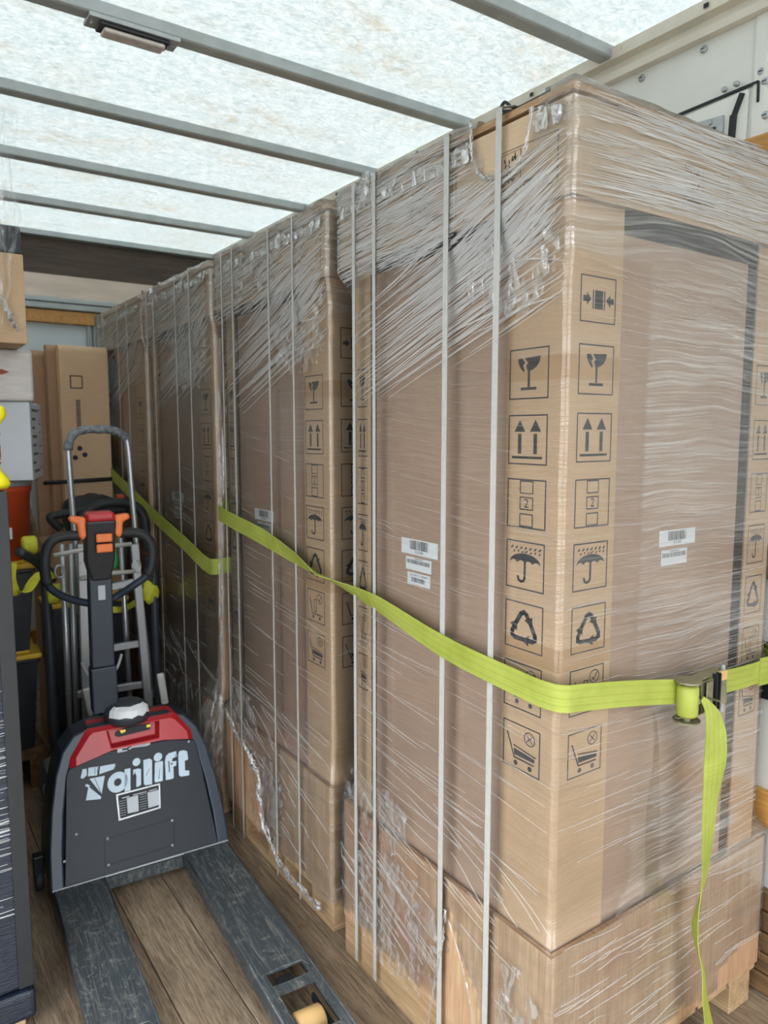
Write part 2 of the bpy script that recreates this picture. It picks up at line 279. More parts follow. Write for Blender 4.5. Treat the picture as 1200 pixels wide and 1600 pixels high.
def ribbon(pts, width_vecs, th, name, mat, parent=None):
    # flat webbing: centre points and half-width vectors; UV u along, v across
    n = len(pts); vs = []; fs = []; uvs = []; L = 0; acc = []
    for i, p in enumerate(pts):
        if i: L += (pts[i]-pts[i-1]).length
        acc.append(L)
    for i, p in enumerate(pts):
        d = (pts[min(i+1, n-1)]-pts[max(i-1, 0)]).normalized(); w = width_vecs[i]; nn = d.cross(w).normalized()*th/2
        vs += [p-w-nn, p+w-nn, p+w+nn, p-w+nn]
    for i in range(n-1):
        a, b = 4*i, 4*i+4
        for k in range(4): fs.append((a+k, a+(k+1) % 4, b+(k+1) % 4, b+k))
    fs += [(3, 2, 1, 0), tuple(4*(n-1)+k for k in range(4))]
    me = bpy.data.meshes.new(name); me.from_pydata([tuple(v) for v in vs], [], fs); me.materials.append(K[mat]); ul = me.uv_layers.new(name='UVMap')
    for pl in me.polygons:
        for li in pl.loop_indices:
            vi = me.loops[li].vertex_index; ul.data[li].uv = (acc[vi//4], (0 if vi % 4 in (0, 3) else width_vecs[vi//4].length*2))
    o = bpy.data.objects.new(name, me); C.objects.link(o)
    if parent: o.parent = parent
    return o
# ================================================================== SETTING
XL, XR, YB, YF, ZR = -.42, 2.02, -1.5, 4.93, 2.80
fl = MB().box((XL-.05, YB, -.06), (XR+.05, YF+.05, -.031)).build('floor', 'oldwood'); struct(fl)
seams = [XL, -.23, -.06, .105, .27, .437, .602, .77, .935, 1.10, 1.265, 1.43, 1.6, 1.765, 1.93, XR]
for i in range(len(seams)-1):
    cuts = [YB, YB+1.4+1.1*((i*37) % 10)/10, YF-1.5+.9*((i*53) % 10)/10, YF]
    for j in range(3):
        g = .0015 if i in (6, 7, 5, 10) else .0007
        MB().box((seams[i]+g, cuts[j]+.001, -.03), (seams[i+1]-g, cuts[j+1]-.001, random.uniform(-.0012, 0))).build('plank', 'floor', fl, bevel=.0012, seg=1)
struct(MB().box((-30, -30, -1.15), (30, 30, -1.1)).build('ground', 'ground'))
ce = MB().box((XL-.02, YB, ZR), (XR+.02, YF+.02, ZR+.004)).build('ceiling', 'roof'); struct(ce)
for k in range(9):
    y = 4.268-k*.658
    m = MB(); sec = [(-.028, .0), (-.028, -.034), (-.020, -.038), (.020, -.038), (.028, -.034), (.028, .0)]
    m.prism(sec, lambda a, b, t: (t, y+a, ZR+b), XL+.02, XR-.01); m.build('roof_bow', 'steel', ce, bevel=.002, seg=1)
# right wall: liner panels, top rail, slats
wr = MB().box((XR+.002, YB, -.03), (XR+.04, YF, ZR)).build('wall_right', 'white_wall'); struct(wr)
ys = [YB, -.07, 1.15, 2.37, 3.59, YF]
for i in range(5): MB().box((XR-.004, ys[i]+.002, 0), (XR+.002, ys[i+1]-.002, 2.70)).build('liner_panel', 'white_wall', wr)
MB().box((XR-.010, 1.128, 0), (XR-.004, 1.160, 2.70)).build('joint_strip', 'white_wall', wr)
rail = MB(); prof = [(0, 2.70), (-.030, 2.702), (-.034, 2.722), (-.012, 2.728), (-.012, 2.752), (-.040, 2.757), (-.046, 2.790), (-.020, 2.799), (0, 2.799)]
rail.prism(prof, lambda a, b, t: (XR+a, t, b), YB, YF); rail.build('top_rail', 'cream', wr)
for (px, py) in ((1100, 77), (1003, 122), (1190, 112), (1030, 177), (1196, 127), (1196, 180)):
    p = at(px, py, 0, XR-.006); m = MB().lathe([(.0105, .0), (.0105, -.003), (.007, -.006), (.002, -.0065)], p, 'x', 16); m.box((p.x-.008, p.y-.006, p.z-.001), (p.x-.006, p.y+.006, p.z+.001), 1)
    m.build('screw', ['zinc', 'blackm'], wr)
for k in range(9):
    m = MB().box((XR-.0472, .95+k*.33, 2.766), (XR-.046, .965+k*.33, 2.778)).build('rail_slot', 'blackm', wr)
for z0, z1, mt in ((2.29, 2.385, 'slat'), (1.20, 1.29, 'oldwood'), (.50, .60, 'slat')):
    for j in range(3): MB().box((XR-.030, YB+.1+j*1.98, z0), (XR-.0045, YB+.1+j*1.98+1.97 if j < 2 else YF-.6, z1)).build('side_slat', mt, wr, bevel=.003)
for k in range(5): MB().box((XR-.030, YB+.1, .01+k*.062), (XR-.0045, YF-.6, .066+k*.062)).build('kick_board', 'oldwood', wr, bevel=.004)
pp = MB().tube([(XR-.024, YB+.1, .965), (XR-.024, 1.5, .965), (XR-.024, YF-.5, .965)], .02, 14); pp.build('load_tube', 'blackm', wr, True)
m = MB().box((XR-.018, YB+.1, .86), (XR-.0045, YF-.5, 1.02)); m.build('track', 'blackm', wr)
# front wall (headboard)
wf = MB().box((XL, YF+.001, -.03), (XR, YF+.04, ZR)).build('wall_front', 'bluewhite'); struct(wf)
MB().prism([(0, 2.795), (-.05, 2.79), (-.055, 2.76), (-.008, 2.755), (0, 2.755)], lambda a, b, t: (t, YF+a, b), XL, XR).build('header_rail', 'steel', wf)
MB().box((XL, YF-.012, 2.545), (XR, YF, 2.755)).build('header_reflection_top', 'hdark', wf, bevel=.003)  # dark upper half: the header sheet's reflection put into the colour
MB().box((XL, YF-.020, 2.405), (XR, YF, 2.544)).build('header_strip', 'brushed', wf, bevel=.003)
MB().box((XL, YF-.06, 2.335), (XR, YF, 2.405)).build('cross_rail', 'steel', wf, bevel=.006)
MB().box((XL, YF-.065, 2.372), (XR, YF-.06, 2.378)).build('cross_rail_lip', 'blackm', wf)
MB().box((XL, YF-.045, 2.255), (XR, YF, 2.33)).build('front_slat', 'slat', wf, bevel=.003)
for k in range(3): MB().box((XL, YF-.045, .3+k*.6), (XR, YF, .38+k*.6)).build('front_slat', 'slat', wf, bevel=.003)
for x in (-.1, .5, 1.15, 1.75):
    MB().box((x, YF-.025, 0), (x+.022, YF, 2.255)).build('wall_post', 'steel', wf); MB().box((x+.035, YF-.025, 0), (x+.057, YF, 2.255)).build('wall_post', 'steel', wf)
# left wall (mostly hidden behind the stacked load)
wl = MB().box((XL-.04, 1.75, -.03), (XL-.002, YF, ZR)).box((XL-.04, YB, 2.35), (XL-.002, 1.75, ZR)).box((XL-.04, YB, -.03), (XL-.002, -.2, 2.35)).build('wall_left', 'white_wall'); struct(wl)  # unseen side opening added in the wall so daylight reaches the loads' left faces
rail = MB(); rail.prism([(-a, b) for a, b in prof], lambda a, b, t: (XL+a, t, b), YB, YF); rail.build('top_rail', 'cream', wl)
for z0 in (.50, 1.2, 2.29): MB().box((XL-.002, 1.85 if z0 < 2 else 1.9, z0), (XL+.012, YF-.1, z0+.09)).build('side_slat', 'slat', wl, bevel=.003)
# hatch on the right wall
hx = XR-.006
def hp(px, py, d=0): q = at(px, py, 0, hx); return (q.x-d, q.y, q.z)
ht = thing('side_hatch', 'white metal hatch with hinge pins high on the right wall above the nearest load', 'hatch', (XR-.004, 1.25, 2.45))
def hpart(mb, name, mat, **k):
    o = mb.build(name, mat, None, **k); o.parent = ht; o.matrix_parent_inverse = Matrix.Translation(-ht.location); return o
m = MB()
for a, b in (((1045, 187), (1187, 128)), ((1062, 191), (1160, 148)), ((1187, 128), (1186, 160))): m.bar(hp(*a, .004), hp(*b, .004), .006, .008, (1, 0, 0))
hpart(m, 'rod', 'blackm')
m = MB(); m.prism([(at(x, y, 0, hx).y, at(x, y, 0, hx).z) for x, y in ((1058, 190), (1172, 141), (1166, 232), (1150, 240), (1050, 245))], lambda a, b, t: (hx+t, a, b), -.003, -.012); hpart(m, 'hatch_panel', 'hatchw')
m = MB().bar(hp(1165, 148, .016), hp(1152, 183, .016), .012, .010, (1, 0, 0)); hpart(m, 'latch_arm', 'blackm')
m = MB(); m.bar(hp(1152, 183, .016), hp(1148, 226, .016), .014, .02, (1, 0, 0)); hpart(m, 'handle', 'blackm')
m = MB(); m.prism([(at(x, y, 0, hx).y, at(x, y, 0, hx).z) for x, y in ((1094, 194), (1136, 182), (1134, 232), (1094, 232))], lambda a, b, t: (hx+t, a, b), -.012, -.018); hpart(m, 'bracket_plate', 'zinc')
m = MB(); m.prism([(at(x, y, 0, hx).y, at(x, y, 0, hx).z) for x, y in ((1108, 206), (1124, 200), (1124, 222), (1108, 224))], lambda a, b, t: (hx+t, a, b), -.018, -.0195); hpart(m, 'slot', 'blackm')
for q in ((1136, 142), (1155, 133), (1116, 194), (1131, 211)):
    m = MB().lathe([(.008, 0), (.008, -.006), (.005, -.012)], hp(*q, .01), 'x', 10); hpart(m, 'bolt', 'zinc')
# ceiling lamp on the third bow from the front wall
yl = 4.268-3*.658
c0, c1 = at(150, 5, 2, ZR-.05), at(272, 52, 2, ZR-.05)
lt = thing('ceiling_lamp', 'rectangular unlit interior lamp on a metal plate under a roof bow', 'lamp', (.70, yl, ZR-.04))
MB().box((-.13, -.036, -.012), (.13, .036, .001)).build('mounting_plate', 'zinc', lt, bevel=.003); MB().box((-.10, -.030, -.022), (.10, .030, -.0125)).build('lamp_base', 'blackp', lt, bevel=.004); MB().box((-.088, -.024, -.036), (.088, .024, -.0225)).build('lens', 'lens', lt, bevel=.007, seg=3)
for s in (-1, 1):
    MB().lathe([(.006, -.013), (.006, -.017), (.003, -.018)], (s*.115, 0, 0), 'z', 8).build('screw', 'zinc', lt)

# ================================================================== SYMBOLS (flat print)
def txt(body, size, off=0.0):
    cu = bpy.data.curves.new('t', 'FONT'); cu.body = body; cu.size = size; cu.align_x = 'CENTER'; cu.align_y = 'CENTER'; cu.offset = off; cu.resolution_u = 3
    o = bpy.data.objects.new('t', cu); C.objects.link(o); dg = bpy.context.evaluated_depsgraph_get(); me = o.evaluated_get(dg).to_mesh()
    v = [tuple(q.co[:2]) for q in me.vertices]; f = [tuple(p.vertices) for p in me.polygons]; o.evaluated_get(dg).to_mesh_clear(); bpy.data.objects.remove(o); bpy.data.curves.remove(cu); return v, f
class P2:
    def __init__(s): s.v = []; s.f = []
    def poly(s, pts): o = len(s.v); s.v += list(pts); s.f.append(tuple(range(o, o+len(pts)))); return s
    def rect(s, x0, y0, x1, y1): return s.poly([(x0, y0), (x1, y0), (x1, y1), (x0, y1)])
    def frame(s, x0, y0, x1, y1, w): s.rect(x0, y0, x1, y0+w); s.rect(x0, y1-w, x1, y1); s.rect(x0, y0+w, x0+w, y1-w); return s.rect(x1-w, y0+w, x1, y1-w)
    def line(s, pts, w):
        for (a, b), (c, d) in zip(pts, pts[1:]):
            L = math.hypot(c-a, d-b) or 1; nx, ny = -(d-b)/L*w/2, (c-a)/L*w/2; ex, ey = (c-a)/L*w*.25, (d-b)/L*w*.25
            s.poly([(a-nx-ex, b-ny-ey), (c-nx+ex, d-ny+ey), (c+nx+ex, d+ny+ey), (a+nx-ex, b+ny-ey)])
        return s
    def disc(s, x, y, r, n=14): return s.poly([(x+r*math.cos(6.2832*k/n), y+r*math.sin(6.2832*k/n)) for k in range(n)])
    def ring(s, x, y, r, w, n=18):
        for k in range(n):
            a, b = 6.2832*k/n, 6.2832*(k+1)/n; s.poly([(x+q*math.cos(t), y+q*math.sin(t)) for q, t in ((r, a), (r, b), (r-w, b), (r-w, a))])
        return s
    def text(s, body, x, y, size, off=0):
        v, f = txt(body, size, off); o = len(s.v); s.v += [(a+x, b+y) for a, b in v]; s.f += [tuple(i+o for i in q) for q in f]; return s
TWO = txt('2', .26)
def sym(kind):
    p = P2().frame(0, 0, 1, 1, .028)
    if kind == 'glass':
        p.poly([(.22, .80), (.33, .81), (.40, .72), (.35, .66), (.40, .56), (.36, .54), (.27, .64), (.23, .72)])
        p.poly([(.39, .81), (.79, .83), (.77, .72), (.70, .63), (.60, .57), (.52, .55), (.47, .55), (.43, .66), (.48, .71)])
        p.rect(.475, .24, .535, .56); p.rect(.30, .18, .70, .235)
    elif kind == 'up':
        for x in (.30, .70): p.poly([(x-.14, .66), (x+.14, .66), (x, .90)]); p.rect(x-.045, .22, x+.045, .62)
        p.rect(.10, .12, .88, .17)
    elif kind == 'stack':
        for y in (.70, .37, .03): p.frame(.33, y, .68, y+.27, .025)
        o = len(p.v); p.v += [(a+.505, b+.50) for a, b in TWO[0]]; p.f += [tuple(i+o for i in q) for q in TWO[1]]
    elif kind == 'rain':
        for k in range(7): p.line([(.14+k*.12, .84), (.18+k*.12, .88)], .035); p.line([(.20+k*.11, .76+.015*(k % 2)), (.23+k*.11, .79+.015*(k % 2))], .03)
        arc = [(.5-.40*math.cos(math.pi*k/12), .55+.20*math.sin(math.pi*k/12)) for k in range(13)]
        sc_ = [(.90-.8*k/12, .55+(.045 if k % 3 else 0)) for k in range(1, 12)]; p.poly(arc[::-1]+[(.9-q[0]+.0, q[1]) if 0 else (1-q[0], q[1]) for q in sc_])
        p.line([(.5, .55), (.5, .24), (.47, .18), (.40, .16), (.34, .19), (.32, .26)], .055); p.rect(.49, .74, .51, .80)
    elif kind == 'recycle':
        for k in range(3):
            a0 = math.radians(90-120*k); R = lambda x, y: (.5+x*math.sin(-a0+math.pi/2)+0, 0)
            def T(x, y): c, s_ = math.cos(-math.radians(120*k)), math.sin(-math.radians(120*k)); return (.5+(x*c-y*s_)*.95, .45+(x*s_+y*c)*.95)
            p.line([T(*q) for q in ((-.20, .12), (-.08, .32), (0, .37), (.08, .32), (.13, .23))], .10); p.poly([T(*q) for q in ((.02, .20), (.24, .30), (.24, .06))])
    elif kind in ('truck', 'cart'):
        p.ring(.72, .76, .15, .022)
        if kind == 'truck': p.line([(.65, .75), (.70, .69), (.80, .84)], .025); p.line([(.16, .72), (.30, .26), (.86, .26)], .035); p.frame(.40, .32, .54, .72, .025); p.disc(.36, .16, .05); p.disc(.72, .16, .05)
        else:
            p.line([(.65, .69), (.79, .83)], .022); p.line([(.65, .83), (.79, .69)], .022); p.line([(.12, .74), (.32, .24), (.84, .24)], .035)
            p.poly([(.30, .44), (.86, .38), (.86, .30), (.32, .30)]); p.line([(.30, .50), (.88, .42)], .03); p.disc(.36, .13, .055); p.disc(.74, .13, .055)
    elif kind == 'clamp':
        p.rect(.34, .30, .37, .70); p.rect(.66, .30, .69, .70); p.rect(.40, .30, .63, .70)
        p.poly([(.08, .44), (.18, .44), (.18, .36), (.30, .5), (.18, .64), (.18, .56), (.08, .56)]); p.poly([(.94, .44), (.84, .44), (.84, .36), (.72, .5), (.84, .64), (.84, .56), (.94, .56)])
    return p
NAMES = {'glass': 'fragile broken glass', 'up': 'this way up arrows', 'stack': 'stacking limit 2', 'rain': 'keep dry umbrella', 'recycle': 'recycling arrows', 'truck': 'hand truck in circle', 'cart': 'crossed out cart', 'clamp': 'clamp here'}
SYM = {k: sym(k) for k in NAMES}
def flat(p, fn, name, mat, parent, w=1, h=1):
    me = bpy.data.meshes.new(name); me.from_pydata([tuple(fn(a*w, b*h)) for a, b in p.v], [], p.f); me.materials.append(K[mat])
    o = bpy.data.objects.new(name, me); C.objects.link(o); o.parent = parent; return o
# ================================================================== WRAPPED LOADS
LW, LL, ZC, ZL, ZT = .847, .835, .492, 2.049, 2.2265
CX0, CX1, CY0, CY1 = .020, .816, .020, .790
ZS = [(1.72, 'glass'), (1.583, 'up'), (1.448, 'stack'), (1.315, 'rain'), (1.182, 'recycle'), (1.047, 'truck'), (.909, 'cart')]
def sm(a, b, x): t = max(0, min(1, (x-a)/(b-a))); return t*t*(3-2*t)
def inpoly(x, y, poly):
    c = False; n = len(poly)
    for i in range(n):
        x1, y1 = poly[i]; x2, y2 = poly[i-1]
        if (y1 > y) != (y2 > y) and x < (x2-x1)*(y-y1)/(y2-y1)+x1: c = not c
    return c
def rect_at(z, over=0):
    """outline of what the film lies on at height z"""
    car = (CX0, CY0, CX1, CY1); full = (0, 0, LW, LL)
    a = sm(1.93, 2.05, z)**2; b = 1-sm(.495, .57, z); k = max(a, b)
    return [car[i]*(1-k)+full[i]*k for i in range(4)]
def make_film(load, seed, holes, zbot, fine=True):
    prof = []; nz = 150 if fine else 90
    for i in range(nz+1):
        z = zbot+(ZT+.032-zbot)*i/nz; prof.append((z, 0))
    for k in range(1, 7): prof.append((ZT+.034+.004*math.sin(k*1.3+seed), k*.022))
    ns = 58 if fine else 34; vs = []; uv = []; dens = []; info = []
    for (z, ins) in prof:
        x0, y0, x1, y1 = rect_at(z); off = .0035; x0 += ins-off; y0 += ins-off; x1 -= ins-off; y1 -= ins-off
        P = []
        for k in range(ns): P.append((x0, y1+(y0-y1)*k/ns, -1, 0, 'L'))
        for k in range(ns): P.append((x0+(x1-x0)*k/ns, y0, 0, -1, 'F'))
        for k in range(ns//2): P.append((x1, y0+(y1-y0)*k/(ns//2), 1, 0, 'R'))
        for k in range(ns//2): P.append((x1+(x0-x1)*k/(ns//2), y1, 0, 1, 'B'))
        per = 0; row = []
        for j, (x, y, nx, ny, fc) in enumerate(P):
            if j: per += math.hypot(x-P[j-1][0], y-P[j-1][1])
            tilt = .28*sm(1.7, 2.05, z) if fc == 'L' else -.10
            zz = z+tilt*per
            lidz = sm(1.75, 2.03, z); cr = 1-sm(.5, .75, z)
            r = noise.noise((per*2.2+seed, zz*(26 if lidz > .5 else 14), seed*3.1)); rg = (1-abs(r)*2.2); rg = max(0, rg)**3
            r2 = noise.noise((per*5+seed, zz*60, 5.3+seed)); rg2 = max(0, 1-abs(r2)*2.5)**2
            amp = .0015+.0045*lidz+.002*cr
            if z > ZT-.02: amp = .010
            d = rg*amp+rg2*amp*.35
            if z > ZT-.01: d += .006*noise.noise((per*14, z*30, seed))
            vs.append((x+nx*d, y+ny*d, z+(rg*.014*noise.noise((per*9, seed, z*9)) if z > ZT else 0))); uv.append((per+seed, z+ins))
            b = {'L': .36, 'F': .85, 'R': .6, 'B': .6}[fc]
            if fc == 'L': b = .20+.32*sm(1.78, 2.02, z)+.22*(1-sm(.45, .6, z))+.16*(1-sm(.0, .35, LL-y if 0 else abs(y-.835)))
            if fc == 'F' and z < .5: b = .75
            if fc == 'F' and per-LL < .20 and z < 1.95 and z > .5: b = .2
            dens.append(b); info.append((fc, x, y, z))
    n = len(vs)//len(prof); fs = []
    for i in range(len(prof)-1):
        for j in range(n):
            fc, x, y, z = info[i*n+j]; zn = z+.012*noise.noise((x*40+y*40, z*40, seed))
            if z < zbot+.02+.03*(noise.noise((x*7, y*7, seed))+.5): continue
            key = y+.008*noise.noise((y*60, z*60, 1)) if fc == 'L' else x
            if any(h[0] == fc and inpoly(key, zn, h[1]) for h in holes): continue
            fs.append((i*n+j, i*n+(j+1) % n, (i+1)*n+(j+1) % n, (i+1)*n+j))
    me = bpy.data.meshes.new('stretch_film'); me.from_pydata(vs, [], fs); me.materials.append(K['film'])
    ul = me.uv_layers.new(name='UVMap'); a = me.attributes.new('dens', 'FLOAT', 'POINT'); a.data.foreach_set('value', dens); us = [c for v in uv for c in v]
    per_tot = 2*(LW+LL)
    for pl in me.polygons:
        js = [me.loops[li].vertex_index % n for li in pl.loop_indices]; wrap = (0 in js and n-1 in js)
        for li in pl.loop_indices:
            vi = me.loops[li].vertex_index; q = uv[vi]; ul.data[li].uv = (q[0]+(per_tot if wrap and vi % n == 0 else 0), q[1])
    me.polygons.foreach_set('use_smooth', [True]*len(me.polygons))
    o = bpy.data.objects.new('stretch_film', me); C.objects.link(o); o.parent = load; return o
def strand_pt(face, s, z, off):
    x0, y0, x1, y1 = rect_at(z)
    if face == 'L': return (x0-off, min(max(s, y0), y1), z)
    return (min(max(s, x0), x1), y0-off, z)
def film_folds(load, seed, count, clip=None):
    """raised creases of doubled film, thin ribbons lying on the wrap"""
    rnd = random.Random(seed); m = MB()
    def strand(face, s0, z0, s1, z1, w, wob, mi=0):
        n = 9 if w < .0012 else 14; L = []; ph = rnd.random()*50
        for i in range(n+1):
            t = i/n; s = s0+(s1-s0)*t; z = z0+(z1-z0)*t+wob*noise.noise((t*1.3+ph, 0, 0))
            if clip and clip(face, s, z): return
            L.append((s, z))
        o = len(m.v)
        for i, (s, z) in enumerate(L):
            ww = w*math.sin(math.pi*(i+.15)/(n+.3))*(.6+.7*rnd.random()) if w > .001 else w*math.sin(math.pi*(i+.3)/(n+.6))
            m.v += [strand_pt(face, s, z-ww, .008), strand_pt(face, s, z, .0105+ww*.5), strand_pt(face, s, z+ww, .008)]
        for i in range(n):
            a = o+3*i; m.f += [(a, a+1, a+4, a+3), (a+1, a+2, a+5, a+4)]; m.mi += [mi, mi]
    def fld(s, z, k): return noise.noise((s*2.3+seed, z*2.7, k))
    def thin(): return rnd.choice((.0003, .0004, .0005, .0006, .0008)) if rnd.random() < .93 else rnd.uniform(.0012, .0022)
    for _ in range(int(count*2.0)):      # lid, left face: fan from the near corner, flattening out
        z = rnd.uniform(ZL-.03, ZT+.02); s = rnd.random()**1.2*.74; l = rnd.uniform(.05, .28); k = .06+.38*sm(.55, 0, s)*sm(2.24, 2.06, z)+.10*fld(s, z, 1)+rnd.gauss(0, .03)
        strand('L', s, z, s+l, z-k*l, thin()*1.3, .006)
    for _ in range(int(count*1.2)):
        z = rnd.uniform(ZL+.005, ZT+.02); s = rnd.uniform(0, .75); l = rnd.uniform(.05, .4); strand('F', s, z, s+l, z+(.02+.10*fld(s, z, 2)+rnd.gauss(0, .02))*l, thin(), .004)
    for _ in range(int(count*.40)):      # fan from the lid's near corner down the carton
        z = rnd.uniform(1.86, 2.07); s = rnd.uniform(.0, .35); l = rnd.uniform(.2, .6); strand('L', s, z, s+l, z-(.30+.3*(2.07-z))*l, thin(), .008)
    for _ in range(int(count*.42)):      # carton
        z = rnd.uniform(.55, 1.9); s = rnd.uniform(.0, .7); l = rnd.uniform(.08, .4); strand('L', s, z, s+l, z+(.10+.16*fld(s, z, 3)+rnd.gauss(0, .02))*l, rnd.choice((.0002, .0003, .0004)), .006, 1)
    for _ in range(int(count*.9)):
        z = .55+1.4*rnd.random()**.6; s = rnd.uniform(.0, .7); l = rnd.uniform(.08, .45); strand('F', s, z, s+l, z+(.16*fld(s, z, 4)-.02+rnd.gauss(0, .02))*l, rnd.choice((.00025, .0003, .0004, .0006)), .006, 1)
    for _ in range(int(count*.22)):
        z = rnd.uniform(.15, .58); s = rnd.uniform(.0, .7); l = rnd.uniform(.06, .3); strand('L', s, z, s+l, z+(.30+.5*fld(s, z, 5)+rnd.gauss(0, .04))*l, rnd.choice((.0003, .0004, .0007)), .01, 1)
    for _ in range(int(count*.15)):
        z = rnd.uniform(.15, .5); s = rnd.uniform(.0, .7); l = rnd.uniform(.06, .3); strand('F', s, z, s+l, z+(.25*fld(s, z, 6)+rnd.gauss(0, .03))*l, rnd.choice((.0002, .0003)), .01, 1)
    for (s0, z0, s1, z1) in ((.0, 1.93, .24, 1.955), (.0, 1.905, .5, 1.80), (.0, 2.02, .55, 1.83), (.05, 2.03, .78, 1.76), (.02, 1.86, .3, 1.82)):
        strand('L', s0, z0, s1, z1, .0022, .02)
    o = m.build('film_crease', [K['crumple3'], K['faint']], load, True, recalc=False); o['kind'] = 'stuff'; return o
_m, _t, _b = nt('white_crease'); _b.inputs['Base Color'].default_value = (.86, .86, .85, 1); _b.inputs['Roughness'].default_value = .18; _b.inputs['Alpha'].default_value = .55; K['crumple3'] = _m; K['faint'] = _m.copy(); K['faint'].name = 'faint_crease'; K['faint'].node_tree.nodes['Principled BSDF'].inputs['Alpha'].default_value = .24
K['lemon'] = pm('lemon_webbing', S(222, 220, 66), .55, 0, .08, 30)
def rope(load, pts, r, seed, name='torn_film_edge'):
    rnd = random.Random(seed); m = MB()
    for k in range(4):
        P = curve(pts, 7); Q = [(p[0]-abs(rnd.gauss(0, r*.5)), p[1]+rnd.gauss(0, r), p[2]+rnd.gauss(0, r)) for p in P]
        m.tube(Q, [r*(.25+.5*rnd.random()) for _ in Q], 5)
    o = m.build(name, 'crumple2', load, True, recalc=False); return o
def barcode(load_part, x0, z0, w, h, face, seed, kind):
    rnd = random.Random(seed); par = thing_label = None
    if face == 'L': fn = lambda a, b, d=.0: (CX0+.0032-d, x0-a, z0+b)      # a grows toward the near corner
    else: fn = lambda a, b, d=.0: (x0+a, CY0+.0062-d, z0+b)
    sk = {'big': .02, 'a': -.01, 'b': -.012}[kind]
    m = MB(); m.prism([(0, 0), (w, sk*0), (w, h), (0, h)], lambda a, b, t: fn(a, b, t), 0, .0006); lab = m.build('shipping_label', 'paper', load_part)
    p = P2()
    if kind == 'big': bx0, bx1, by0, by1 = w*.24, w*.74, h*.33, h*.92
    elif kind == 'a': bx0, bx1, by0, by1 = w*.05, w*.93, h*.50, h*.80
    else: bx0, bx1, by0, by1 = w*.18, w*.78, h*.25, h*.62
    x = bx0
    while x < bx1: b_ = rnd.choice((.0008, .0014, .0022)); p.rect(x, by0, min(x+b_, bx1), by1); x += b_+rnd.choice((.0009, .0013, .002))
    if kind == 'big': p.text('EL51000', w*.5, h*.19, h*.24)
    if kind == 'b': p.text('BL 974001  T1. 5803089', w*.5, h*.80, h*.22)
    if kind == 'a': p.text('1E40E58401305F7', w*.5, h*.90, h*.14)
    flat(p, lambda a, b: fn(a, b, .0009), 'barcode', 'ink', lab)
